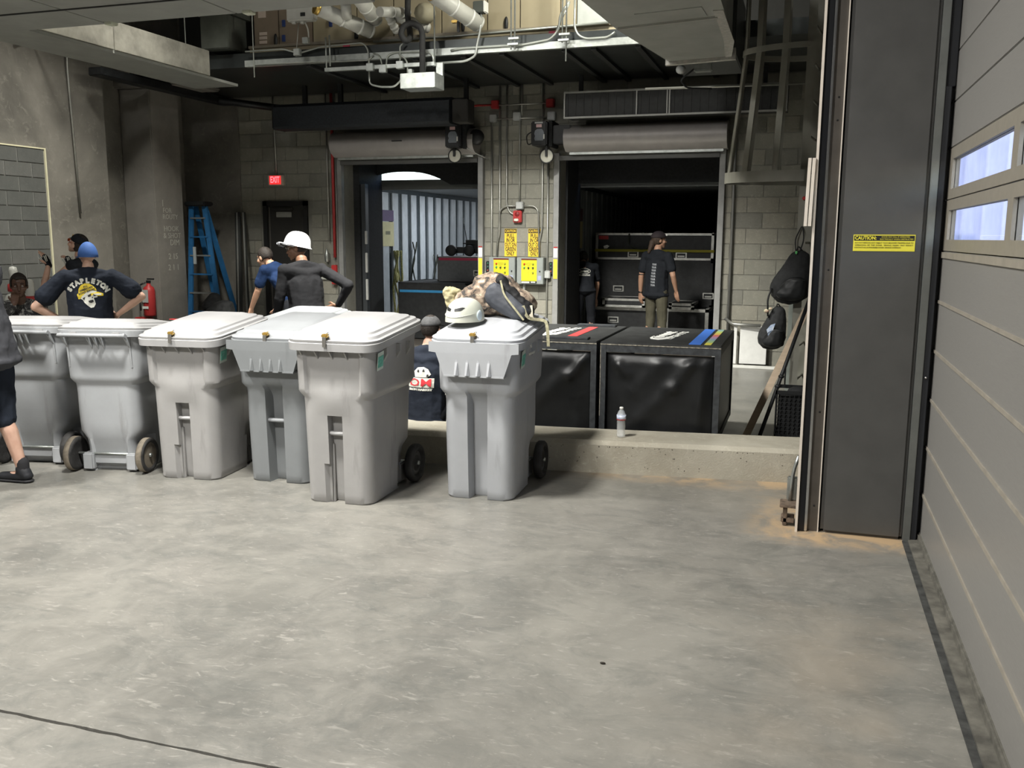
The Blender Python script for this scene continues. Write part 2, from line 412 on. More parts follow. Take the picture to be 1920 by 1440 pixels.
# ---- exit door
dm = M('dark_door_paint', (.026, .025, .023), .45, ns=4, na=.1)
d1 = thing('door_1', 'dark painted exit door in its steel frame under the red exit sign', 'door', (-7.585, YB, 0), kind='structure')
fr = BM(); box(fr, -7.97, -7.90, YB-.04, YB+.1, 0, 2.19); box(fr, -7.27, -7.2, YB-.04, YB+.1, 0, 2.19); box(fr, -7.97, -7.2, YB-.04, YB+.1, 2.12, 2.19)
obj('door_frame', fr, M('door_frame_paint', (.012, .012, .012), .5), d1)
lf = obj('door_leaf', bx(-7.90, -7.27, YB-.01, YB+.04, .01, 2.12), dm, d1)
obj('hinge_strip', bx(-7.875, -7.86, YB-.02, YB-.008, .02, 2.10), M('hinge_steel', (.16, .15, .14), .4, .6), d1)
obj('door_closer', bx(-7.78, -7.45, YB-.07, YB-.01, 2.05, 2.09, .01), dm, d1)
obj('notice_plate', bx(-7.745, -7.48, YB-.025, YB-.012, 1.95, 2.03, .004), M('plate_grey', (.30, .30, .28), .5), d1)
obj('push_bar', bx(-7.85, -7.35, YB-.08, YB-.04, 1.0, 1.06, .01), galv, d1)
# exit sign
ex = thing('exit_sign', 'lit red EXIT sign in a pale housing on the back wall', 'sign', (-7.71, YB, 2.43))
obj('housing', bx(-7.84, -7.58, YB-.07, YB-.004, 2.425, 2.575, .008), M('sign_housing', (.50, .42, .36), .5), ex)
obj('sign_face', bx(-7.805, -7.615, YB-.078, YB-.069, 2.44, 2.565), M('sign_face_lit', (.9, .03, .03), .5, emit=1.1), ex)
obj('lettering', text_bm('EXIT', .13, face_y(-7.71, YB-.081, 2.503), width=.155, bold=.002), M('exit_letters', (1.0, .10, .12), .5, emit=3.2), ex)
tag(obj('sign_conduit', tube(BM(), [(-7.71, YB-.03, 2.575), (-7.73, YB-.03, 3.73)], .011), conduit_m), 'thin conduit rising from the lit exit sign', 'conduit')
# ---- concrete curb (wheel-stop wall)
cb = BM()
P = [(-8.80, 5.65), (-2.6, 6.05), (-1.24, 6.2), (-.02, 6.36), (.10, 6.38)]
secs = []
for x, y in P:
    secs.append([cb.verts.new(q) for q in ((x, y, 0), (x, y, .205), (x-.002, y+.025, .235), (x-.03, y+.42, .235), (x-.03, y+.45, .20), (x-.03, y+.45, 0))])
for a, b in zip(secs, secs[1:]):
    for k in range(5): cb.faces.new((a[k], a[k+1], b[k+1], b[k]))
cb.faces.new(secs[0]); cb.faces.new(secs[-1][::-1])
curb_m = concrete('curb_concrete', (.30, .275, .215), (.41, .385, .315), (.47, .44, .36), .85, 2.2, .5)
curb = tag(obj('concrete_curb', cb, curb_m), 'low pale concrete curb running behind the row of grey bins', 'curb')
pt = BM()
for i in range(46):
    x = rng.uniform(-1.9, -.05); y = 6.2+(x+1.24)*.131; z = rng.choice((.195, rng.uniform(.03, .2)))
    ell(pt, (x, y+.001, z), (rng.uniform(.002, .006), .004, rng.uniform(.002, .005)), sub=1)
tag(obj('air_hole', pt, M('pit_dark', (.07, .06, .05), .9), curb), kind='stuff')
# ---- mezzanine platform above the roll doors
dsh = M('platform_underside', (.045, .05, .05), .33, .55, ns=2.2, na=.35)
plat = thing('mezzanine_platform', 'dark metal-decked platform over the roll doors with a bright galvanised edge', 'platform', (-4.3, 11.2, 3.73), kind='structure')
obj('deck', bx(-8.5, .80, 10.12, YB-.01, 3.735, 3.90), dsh, plat)
obj('edge_angle', bx(-6.72, -1.42, 10.06, 10.12, 3.725, 3.80), M('bright_galv', (.40, .42, .40), .38, .6, ns=12, na=.2), plat)
for px_ in (520, 640, 760, 862, 942, 1068, 1125, 1210, 1320):
    a = at(px_, 105, 2, 3.70)
    obj('deck_rib', bx(a.x-.03, a.x+.03, 10.14, YB-.02, 3.70, 3.74), M('rib_metal', (.02, .021, .021), .6), plat)
tag(obj('edge_beam', bx(-8.60, -8.40, 9.5, YB-.02, 3.62, 3.72, .01), black), 'black steel edge beam running back to the wall left of the platform', 'beam')
tag(obj('upper_wall_shade', bx(-9.3, .78, YB-.06, YB-.035, 3.92, 6.4), M('upper_wall_shadow', (.05, .05, .048), .8)), 'upper wall sheet coloured as shadow behind the air handler', 'panel', kind='structure')  # sheet coloured dark to stand for shadow on the upper wall
# ================================================================== ROLL DOORS, DOCK, TRAILERS
hood_m = M('roll_hood', (.33, .31, .30), .45, .25, ns=5, na=.08)
slat_g = M('jamb_grey', (.24, .24, .235), .5, .2, ns=6, na=.15)
def roll_door(n, x0, x1, label):
    t = thing('door_%d' % n, label, 'roll door', ((x0+x1)/2, YB, 0), kind='structure')
    hx0, hx1 = (-6.62, -4.42) if n == 2 else (-3.14, -1.02)
    # rolled curtain hood: D-shaped section
    pr = [(YB-.02, 3.15)]+[(YB-.20-.17*math.sin(a), 2.98+.17*math.cos(a)) for a in [PI*i/12 for i in range(0, 10)]]+[(YB-.22, 2.80), (YB-.02, 2.80)]
    hb_ = prism(BM(), [(hx0, y, z) for y, z in pr], (hx1-hx0, 0, 0)); smooth_by_angle(hb_, .5); obj('hood', hb_, hood_m, t)
    obj('bottom_bar', bx(hx0+.05, hx1-.05, YB-.20, YB-.15, 2.765, 2.805), galv, t)
    for s, x in ((-1, x0), (1, x1)):
        a = x-.075 if s < 0 else x; obj('side_guide', bx(a, a+.075, YB-.09, YB-.005, 0, 2.80, .004), slat_g, t)
    br = BM()
    for x in (x0+.1, (x0+x1)/2+.3, x1-.15): box(br, x-.05, x+.05, YB-.23, YB-.195, 2.80, 2.82)
    obj('curtain_slat', bx(x0, x1, YB-.12, YB-.06, 2.70, 2.76), M('curtain_slat', (.10, .10, .095), .5, .3), t)
    return t
rd1 = roll_door(2, OP1[0], OP1[1], 'open grey roll-up dock door nearest the exit door, its curtain rolled in the hood')
rd2 = roll_door(3, OP2[0], OP2[1], 'open grey roll-up dock door on the right, its curtain rolled in the hood')
obj('hood_vent', bx(-5.62, -5.47, YB-.385, YB-.36, 2.985, 3.0), black, rd1)
stk = [('yellow_sticker', yellow, 1.10, 1.37), ('white_sticker', whitep, 1.39, 1.52), ('red_band', redp, 1.525, 1.54)]
for par, x in ((rd1, OP1[1]+.04), (rd2, OP2[0]-.035)):
    for nm, m_, a, b in stk: obj(nm, bx(x-.028, x+.028, YB-.096, YB-.091, a, b), m_, par)
# dark dock shelter reveals
shel = M('dock_shelter_foam', (.012, .013, .014), .85, ns=30, na=.3, bump=.2)
for i, (o_, lab) in enumerate(((OP1, 'black dock shelter with an arched head curtain outside the left roll door'), (OP2, 'black dock shelter outside the right roll door'))):
    t = thing('dock_shelter', lab, 'dock shelter', ((o_[0]+o_[1])/2, YB+.5, 0), kind='structure')
    obj('side_pad', bx(o_[0]-.28, o_[0]+(.10 if i == 0 else .03), YB+T, 13.35, 0, 3.2), shel, t)
    obj('side_pad', bx(o_[1]-.02, o_[1]+.28, YB+T, 13.35, 0, 3.2), shel, t)
    # head curtain
    b = BM()
    if i == 0:
        xs_ = [o_[0]+.0+k*(o_[1]-o_[0])/24 for k in range(25)]
        def arch(x):
            u = (x+6.05)/.66; return 2.665-.13*max(0, u*u)**1.2 if abs(u) < 1.15 else 2.46
        top = [(x, 13.18, 3.2) for x in xs_]; bot = [(x, 13.18, max(2.42, arch(x))) for x in xs_]
        for k in range(24): prism(b, [bot[k], bot[k+1], top[k+1], top[k]], (0, .05, 0))
    else: box(b, o_[0], o_[1], 13.18, 13.23, 2.45, 3.2)
    obj('head_curtain', b, shel, t)
    obj('shelter_roof', bx(o_[0]-.3, o_[1]+.3, YB+T, 13.35, 3.2, 3.26), shel, t)
    if i == 0:
        wr_ = BM()
        tube(wr_, [(-6.25, 12.2, .9), (-6.25, 12.2, 2.6)], .004)
# hardware on the left jamb
jb = M('latch_bar_white', (.42, .42, .40), .45)
# trailers
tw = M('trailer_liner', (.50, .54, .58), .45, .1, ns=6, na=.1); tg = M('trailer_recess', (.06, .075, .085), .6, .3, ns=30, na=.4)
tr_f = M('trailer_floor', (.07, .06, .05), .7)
def trailer(i, x0, x1, lab, lit):
    y0, y1, zc = 13.4, 25.0, 2.50
    t = thing('trailer', lab, 'trailer', ((x0+x1)/2, 13.4, 0))
    white_roof = M('trailer_roof_white', (.5, .5, .5), .5)
    obj('floor_deck', bx(x0-.05, x1+.05, y0-.6, y1, -.05, .005), tr_f, t)
    obj('roof', bx(x0-.05, x1+.05, y0, y1, zc, zc+.05), M('trailer_roof', (.30, .31, .31), .5, ns=3, na=.1), t)
    obj('front_bulkhead', bx(x0-.05, x1+.05, y1, y1+.05, 0, zc), tg, t)
    obj('side_skin', bx(x0-.06, x0, y0, y1, 0, zc), tg, t)
    obj('side_skin', bx(x1, x1+.06, y0, y1, 0, zc), tg, t)
    hd = BM(); box(hd, x0-.02, x1+.02, y0-.06, y0+.05, 2.40, 2.55)
    obj('rear_header', hd, M('trailer_header', (.11, .115, .11), .5, .3), t)
    obj('rear_post', bx(x0-.06, x0+(.30 if i == 0 else .10), y0-.05, y0+.02, 0, 2.45), M('trailer_post', (.13, .15, .165), .5, .4, ns=30, na=.3), t)
    obj('rear_post', bx(x1-.10, x1+.06, y0-.05, y0+.02, 0, 2.45), M('trailer_post', (.13, .15, .165), .5, .4), t)
    for z_ in (.55, 1.05, 1.45): obj('door_hinge', bx(x0-.045, x0+.02, y0-.085, y0-.05, z_, z_+.13, .006), jb, t)
    k = 0; y = y0+.12
    m_ = tw if lit else M('trailer_liner_shaded', (.16, .17, .16), .55, ns=6, na=.15)  # darker slat colour stands for the shade inside the second trailer
    while y < y1-.3:
        obj('liner_slat', bx(x0, x0+.03, y, y+.24, .02, 2.42), m_, t); y += .40; k += 1
    y = y0+.4
    for k in range(8): obj('liner_slat', bx(x1-.03, x1, y, y+.24, .02, 2.42), m_, t); y += .40
    return t
tr1 = trailer(0, -6.98, -4.35, 'lit semitrailer backed up to the left roll door, white slatted side wall inside', True)
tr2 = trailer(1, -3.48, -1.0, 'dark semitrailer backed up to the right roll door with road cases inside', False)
lp = at(866, 350, 2, 2.49)
obj('ceiling_lamp', bx(lp.x-.10, lp.x+.10, lp.y-.25, lp.y+.25, 2.475, 2.495, .006), M('led_lamp', (.9, .97, 1), .5, emit=14), tr1)
for xx, yy in ((-5.5, 16.0), (-5.4, 20.2)): area('trailer_lamp_light', (xx, yy, 2.44), .3, 46, (.92, .97, 1), (xx-.3, yy, 0))
area('trailer_dim_light', (-2.0, 15.2, 2.42), .3, .5, (.9, .95, .9))
# placards on trailer walls
def wallbox(tp, x, yc0, yc1, z0, z1, m, nm, lab): return obj(nm, bx(x+.03, x+.036, yc0, yc1, z0, z1), m, tp, label=lab)
wallbox(tr1, -6.98, 14.28, 14.75, 1.50, 1.92, M('cream_card', (.62, .58, .34), .7), 'instruction_card', 'cream card with a small dark block of print')
wallbox(tr1, -6.98, 14.28, 14.75, 1.93, 2.12, M('purple_card', (.10, .06, .16), .6), 'warning_card', 'dark purple and red placard')
obj('print_block', bx(-6.944, -6.942, 14.42, 14.60, 1.70, 1.76), M('grey_print', (.2, .2, .13), .7), tr1)
wallbox(tr2, -3.48, 14.0, 14.4, 1.50, 1.92, M('cream_card_shaded', (.34, .29, .14), .7), 'instruction_card', 'cream card with the shade put into its colour')  # cream darkened in the material for the shade in this trailer
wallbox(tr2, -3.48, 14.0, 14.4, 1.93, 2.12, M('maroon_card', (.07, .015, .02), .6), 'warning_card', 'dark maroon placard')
# straps hanging on the lit trailer's wall
strap = M('strap_webbing', (.30, .29, .12), .85, ns=40, na=.4, bump=.3); strapd = M('strap_dark', (.04, .045, .035), .85)
for i, (ya, lab, mt_, l_) in enumerate(((14.7, 'olive ratchet strap bunched on the trailer wall beside the cream card', strap, .0), (15.5, 'dark strap hanging in a narrow loop behind the olive strap', strapd, .15), (16.5, 'thin dark strap trailing down the trailer wall to the case', strapd, -.1))):
    b = BM()
    for k in range(4 if i == 0 else 2):
        pts = []; x = -6.92+.02*k
        for s in range(9):
            z_ = (1.42+l_)-s*.16; pts.append((x+.02*math.sin(s*1.3+k), ya+.06*math.sin(s*.9+k*2.1)+.05*k, z_))
        tube(b, pts, .018 if i == 0 else .012, 6)
    if i == 0:
        ell(b, (-6.90, ya+.08, 1.36), (.03, .09, .07)); ell(b, (-6.90, ya+.05, .95), (.03, .07, .1))
    tag(obj('ratchet_strap', b, mt_), lab, 'strap')
# ---- road cases
alu = M('case_aluminium', (.50, .50, .47), .42, .8, ns=14, na=.2); blk_lam = M('case_laminate', (.018, .019, .02), .55, ns=15, na=.3, bump=.15)
grey_lam = M('grey_laminate', (.09, .095, .10), .6, ns=20, na=.15)
def case(name, lab, x0, x1, y0, y1, z0, z1, body, edge, catches=(), ew=.03, stripe=None, sm=None, ends=True):
    t = thing(name, lab, 'case', ((x0+x1)/2, (y0+y1)/2, z0))
    obj('body', bx(x0, x1, y0, y1, z0, z1, .006), body, t)
    b = BM(); e = .006
    for z_ in (z0, z1-ew): box(b, x0-e, x1+e, y0-e, y0+ew, z_, z_+ew)
    for x_ in (x0-e, x1-ew): box(b, x_, x_+ew+e, y0-e, y0+ew, z0, z1)
    for x_ in (x0-e, x1-ew+e): box(b, x_, x_+ew, y0, y1, z1-ew+e, z1+e)
    box(b, x0, x1, y1-ew, y1+e, z1-ew, z1+e)
    obj('edge_trim', b, edge, t)
    for cx, cz in catches:
        r_ = obj('recessed_latch', bx(cx-.09, cx+.09, y0-.012, y0-.001, cz-.05, cz+.05, .004), alu, t)
        obj('latch_dish', bx(cx-.07, cx+.07, y0-.014, y0-.011, cz-.035, cz+.035), black, r_)
        obj('latch_grip', bx(cx-.055, cx+.055, y0-.024, y0-.014, cz-.022, cz+.0, .003), alu, r_)
    if stripe: obj('colour_stripe', bx(x0+.02, x1-.02, y0-.009, y0-.006, stripe[0], stripe[1]), sm, t)
    return t
a1 = at(1110, 441, 1, 15.0); a2 = at(1344, 441, 1, 15.0)
c1 = case('road_case', 'long black road case with bright edges, topmost of the stack in the dark trailer', -3.35, -1.42, 15.0, 16.1, 1.31, 1.745, blk_lam, alu, ((-2.72, 1.40), (-1.93, 1.385)), .035)
obj('red_sticker', bx(-3.30, -3.14, 14.985, 14.99, 1.64, 1.70), redp, c1)
obj('white_sticker', prism(BM(), [(-3.22, 14.985, 1.53), (-3.16, 14.985, 1.55), (-3.12, 14.985, 1.53), (-3.16, 14.985, 1.49), (-3.21, 14.985, 1.49)], (0, .004, 0)), whitep, c1)
c2 = case('road_case', 'tall black road case in the middle of the dark trailer stack', -3.35, -1.42, 14.98, 16.1, .56, 1.30, blk_lam, blk_lam, ((-2.95, .83), (-1.47, .74)), .03)
c3 = case('road_case', 'low black road case with a wide bright top edge, bottom of the dark stack', -3.30, -1.42, 14.6, 16.1, .02, .55, blk_lam, alu, ((-2.95, .34),), .05)
obj('edge_trim', bx(-2.1, -2.05, 14.585, 14.60, .02, .5), alu, c3)
case('road_case', 'flat aluminium-framed case lying on the low case beside the bent worker', -3.1, -2.42, 14.45, 14.95, .56, .70, blk_lam, alu, (), .035)
case('road_case', 'small aluminium-framed case lying on the low case right of the standing worker', -2.0, -1.62, 14.3, 14.9, .56, .66, blk_lam, alu, (), .04)
yb_ = BM(); tube(yb_, [(-3.36, 14.975, 1.475), (-2.76, 14.975, 1.46)], .0, 4); yb_.free()
tag(obj('ratchet_strap', bx(-3.36, -1.40, 14.955, 14.962, 1.44, 1.48), M('yellow_strap_shaded', (.30, .27, .03), .8)), 'yellow ratchet strap stretched across the topmost case in the dark trailer', 'strap')  # strap yellow darkened to read as dim inside the trailer
tag(obj('hanging_strap', tube(BM(), bend([(-2.78, 14.93, 1.74), (-2.80, 14.92, 1.56), (-2.62, 14.92, 1.48), (-2.46, 14.9, 1.50), (-2.40, 14.9, 1.62)], .08), .012, 6), strapd), 'dark strap looping down over the topmost case beside the standing worker', 'strap')
# lit trailer cases
cb_ = case('road_case', 'black case with a bright blue stripe at the mouth of the lit trailer', -6.33, -5.15, 13.6, 14.7, 0.02, .93, blk_lam, blk_lam, (), .02, (.77, .81), M('blue_stripe', (.04, .25, .50), .5))
cg = case('road_case', 'grey case with a red top stripe standing on a black one in the lit trailer', -5.80, -4.95, 14.0, 15.0, .94, 1.34, grey_lam, M('dull_trim', (.12, .12, .12), .5, .4), ((-5.08, 1.08),), .02, (1.285, 1.325), M('crimson', (.32, .02, .06), .5))
tag(obj('case_base', bx(-5.15, -4.42, 13.95, 15.1, .01, .93, .01), blk_lam), 'black case under the grey red-striped case in the lit trailer', 'case')
g = thing('stage_light', 'black stage fixture lying on the grey red-striped case', 'stage light', (-5.3, 14.3, 1.36))
obj('chassis', bx(-5.68, -5.02, 14.15, 14.5, 1.40, 1.50, .02), black, g)
obj('housing', bx(-5.42, -5.02, 14.12, 14.55, 1.50, 1.62, .05), black, g)
for x_ in (-5.60, -5.28, -5.05):
    wq = lathe(BM(), [(.0, -.05), (.085, -.05), (.095, 0), (.085, .05), (0, .05)], 18, Matrix.Translation((x_, 14.1, 1.445)) @ Matrix.Rotation(PI/2, 4, 'X'))
    hq = obj('lens_ring', wq, rubber, g)
    obj('lens', lathe(BM(), [(0, -.055), (.045, -.06), (.05, -.05)], 14, Matrix.Translation((x_, 14.1, 1.445)) @ Matrix.Rotation(-PI/2, 4, 'X') @ Matrix.Rotation(PI, 4, 'X')), galv, hq)
obj('antenna', tube(BM(), [(-5.40, 14.3, 1.62), (-5.47, 14.3, 1.98)], .006), black, g)
# ---- stair/pole gear in jambs: bars left of opening 1
lb = thing('dock_restraint_bar', 'dark vertical restraint channel with pale latch blocks inside the left roll door', 'dock bar', (-6.36, 12.75, 0))
obj('channel', bx(-6.47, -6.40, 12.6, 12.7, .05, 2.45), M('channel_dark', (.05, .055, .06), .5, .4), lb)
for z0_, z1_ in ((1.55, 1.75), (1.12, 1.42), (.7, 1.02)): obj('latch_block', bx(-6.41, -6.38, 12.58, 12.62, z0_, z1_, .005), jb, lb)
# ================================================================== WALL EQUIPMENT BETWEEN THE DOORS
def ord_(i): return ['first', 'second', 'third', 'fourth', 'fifth', 'sixth', 'seventh'][i]
yw = YB-.035
cds = [(-4.23, 3.73, 1.05, 3.30), (-4.12, 3.73, 1.39, None), (-4.03, 3.73, 2.15, None), (-3.84, 3.73, 2.15, None), (-3.50, 3.73, 1.39, None), (-3.41, 3.30, .95, None)]
tag(obj('wall_conduit', tube(BM(), [(-4.25, yw, 3.28), (-4.25, yw, .1)], .013), conduit_m), 'grey conduit nearest the left roll door, dropping from the small round-cornered box', 'conduit')
tag(obj('wall_conduit', tube(BM(), bend([(-4.13, yw, 3.73), (-4.13, yw, 1.72), (-4.17, yw, 1.56), (-4.17, yw, 1.40)], .06), .013), conduit_m), 'grey conduit kinking left into the top of the left control box', 'conduit')
tag(obj('wall_conduit', tube(BM(), bend([(-4.03, yw, 3.73), (-4.03, yw, 2.12), (-3.98, yw, 2.00), (-3.88, yw, 1.98)], .08), .013), conduit_m), 'grey conduit curling at its foot into the red strobe', 'conduit')
tag(obj('wall_conduit', tube(BM(), [(-3.84, yw, 3.73), (-3.84, yw, 2.13)], .013), conduit_m), 'grey conduit down the middle of the pier to the square junction box', 'conduit')
tag(obj('wall_conduit', tube(BM(), [(-3.815, yw, 3.73), (-3.815, yw, 3.32)], .011), conduit_m), 'short conduit stub beside the middle pale box near the platform', 'conduit')
tag(obj('wall_conduit', tube(BM(), bend([(-3.51, yw, 3.73), (-3.51, yw, 1.78), (-3.545, yw, 1.62), (-3.545, yw, 1.40)], .06), .013), conduit_m), 'grey conduit kinking left into the top of the right control box', 'conduit')
tag(obj('wall_conduit', tube(BM(), [(-3.43, yw, 2.95), (-3.43, yw, .1)], .013), conduit_m), 'grey conduit nearest the right roll door, below its black operator', 'conduit')
tag(obj('wall_conduit', tube(BM(), [(-4.18, yw-.03, 3.465), (-3.45, yw-.03, 3.465)], .010), conduit_m), 'upper horizontal conduit joining the two red boxes', 'conduit')
tag(obj('wall_conduit', tube(BM(), [(-4.20, yw-.03, 3.28), (-3.45, yw-.03, 3.28)], .010), conduit_m), 'lower horizontal conduit joining the three pale boxes', 'conduit')
tag(obj('wall_conduit', tube(BM(), bend([(-4.17, yw-.012, 1.42), (-4.12, yw-.012, 2.10), (-3.85, yw-.012, 2.10)], .12), .010), conduit_m), 'thin conduit arching left out of the square junction box', 'conduit')
tag(obj('wall_conduit', tube(BM(), bend([(-3.82, yw-.012, 2.10), (-3.565, yw-.012, 2.10), (-3.545, yw-.012, 1.42)], .12), .010), conduit_m), 'thin conduit arching right out of the square junction box', 'conduit')
pale = M('pale_box', (.42, .43, .42), .5, .2)
for x, z, s, lab, m_ in ((-4.27, 3.24, .10, 'small pale junction box, leftmost on the lower cross conduit', pale), (-3.93, 3.25, .11, 'small pale junction box, middle of the lower cross conduit', pale), (-3.44, 3.24, .11, 'small pale junction box, rightmost on the lower cross conduit', pale),
    (-3.88, 2.05, .105, 'square pale junction box above the red strobe', pale), (-4.25, 3.42, .11, 'red fire-alarm junction box nearer the long black air curtain', redp), (-3.46, 3.41, .11, 'red fire-alarm junction box above the right operator', redp), (-3.485, 1.10, .11, 'pale junction box beside the right control box', pale)):
    t = thing('junction_box', lab, 'junction box', (x+.05, YB, z)); y_ = YB-.085
    obj('box_body', bx(x, x+s, y_, YB-.01, z, z+s, .008), m_, t); obj('box_cover', bx(x+.006, x+s-.006, y_-.006, y_, z+.006, z+s-.006, .003), m_, t)
rc = thing('alarm_strobe', 'red fire alarm horn with a clear strobe between the caution signs', 'alarm', (-3.86, YB, 1.86))
obj('horn_plate', bx(-3.925, -3.80, YB-.07, YB-.01, 1.87, 2.035, .01), redp, rc)
obj('strobe_lens', bx(-3.91, -3.84, YB-.085, YB-.07, 1.885, 1.925, .008), M('strobe_clear', (.7, .68, .6), .15), rc)
obj('horn_disc', lathe(BM(), [(0, .0), (.03, 0), (.034, -.006)], 18, Matrix.Translation((-3.862, YB-.076, 1.985)) @ Matrix.Rotation(PI/2, 4, 'X')), M('deep_red', (.2, .015, .015), .5), rc)
dkt = M('sign_black', (.012, .012, .01), .6)
for x0_, x1_, lab in ((-4.065, -3.885, 'yellow caution sign over the left control box, its lower right worn away'), (-3.715, -3.535, 'yellow caution sign over the right control box')):
    t = thing('caution_sign', lab, 'sign', ((x0_+x1_)/2, YB, 1.42)); y_ = YB-.014; cx = (x0_+x1_)/2
    obj('sign_plate', bx(x0_, x1_, y_, YB-.009, 1.40, 1.785), yellow, t)
    obj('sign_header', bx(x0_+.004, x1_-.004, y_-.002, y_, 1.725, 1.782), dkt, t)
    obj('lettering', text_bm('CAUTION', .05, face_y(cx, y_-.004, 1.752), width=.15, bold=.001), yellow, t)
    for k, l_ in enumerate(('PULL', 'IN OR', 'OUT ON', 'GREEN', 'ONLY')):
        obj('lettering', text_bm(l_, .078, face_y(cx, y_-.003, 1.685-.062*k), width=(.11, .125, .165, .15, .115)[k], bold=.0012), dkt, t)
bpaint = M('panel_grey', (.25, .27, .26), .45, .2, ns=8, na=.06)
for x0_, lab in ((-4.245, 'grey dock control box with a yellow face, left of the pair'), (-3.835, 'grey dock control box with a yellow face, right of the pair')):
    t = thing('control_box', lab, 'control box', (x0_+.2, YB, 1.0)); y_ = YB-.17; x1_ = x0_+.385
    obj('enclosure', bx(x0_, x1_, y_+.012, YB-.01, 1.02, 1.39, .006), bpaint, t)
    obj('box_door', bx(x0_+.004, x1_-.004, y_, y_+.012, 1.025, 1.385, .004), bpaint, t)
    f0, f1 = x0_+.07, x0_+.295; yy = y_-.003
    obj('face_label', bx(f0, f1, yy, y_, 1.065, 1.355), M('face_yellow', (.50, .46, .015), .5), t)
    obj('label_header', bx(f0, f1, yy-.002, yy, 1.355, 1.375), M('label_header', (.10, .012, .012), .5), t)
    obj('label_footer', bx(f0, f1, yy-.002, yy, 1.035, 1.065), dkt, t)
    obj('label_tab', bx(f0+.005, f0+.12, yy-.004, yy-.002, 1.038, 1.058), whitep, t); obj('label_tab', bx(f0+.14, f1-.02, yy-.004, yy-.002, 1.043, 1.058), whitep, t)
    for bx_, bz, mc in ((.045, 1.300, (.5, .02, .01)), (.045, 1.250, (.02, .25, .12)), (.105, 1.247, (.03, .02, .02)), (.17, 1.247, (.02, .02, .02)), (.17, 1.300, (.25, .28, .03)), (.17, 1.18, (.2, .22, .03))):
        obj('push_button', lathe(BM(), [(0, -.018), (.010, -.018), (.012, -.010), (.013, 0)], 12, Matrix.Translation((f0+bx_, yy, bz)) @ Matrix.Rotation(-PI/2, 4, 'X') ), M('button_%d_%d' % (mc[0]*100, mc[1]*100), mc, .35), t)
    obj('label_rule', bx(f0+.01, f1-.01, yy-.001, yy, 1.214, 1.217), M('rule_olive', (.4, .36, .02), .6), t)
    obj('label_rule', bx(f0+.10, f0+.103, yy-.001, yy, 1.075, 1.214), M('rule_olive', (.4, .36, .02), .6), t)
    obj('small_print', text_bm('CAUTION\nRED LIGHT\nONLY', .017, face_y(f0+.105, yy-.002, 1.295), depth=.0006), M('rule_olive', (.4, .36, .02), .6), t)
    obj('door_latch', lathe(BM(), [(0, -.012), (.009, -.012), (.010, 0)], 12, Matrix.Translation((x1_-.045, y_, 1.20)) @ Matrix.Rotation(-PI/2, 4, 'X')), black, t)
    obj('blue_sticker', bx(x1_-.075, x1_-.03, y_-.002, y_, 1.08, 1.14), M('pale_blue', (.30, .32, .45), .5), t)
tag(obj('conduit_stub', tube(BM(), [(-3.75, YB-.08, 1.02), (-3.75, YB-.08, .93)], .018), pale), 'short pipe stub under the right control box', 'conduit')
for x_, lab in ((-4.33, 'small black push-button station left of the left control box'), (-3.40, 'small black push-button station right of the right control box')):
    t = thing('button_station', lab, 'switch', (x_+.03, YB, 1.2))
    obj('station_body', bx(x_, x_+.065, YB-.06, YB-.01, 1.16, 1.33, .008), black, t)
    for z_, c_ in ((1.30, (.03, .16, .08)), (1.25, (.04, .12, .08)), (1.20, (.3, .07, .04))): obj('push_button', lathe(BM(), [(0, -.012), (.010, -.012), (.012, 0)], 10, Matrix.Translation((x_+.032, YB-.06, z_)) @ Matrix.Rotation(-PI/2, 4, 'X')), M('btn%d' % int(c_[0]*100), c_, .4), t)
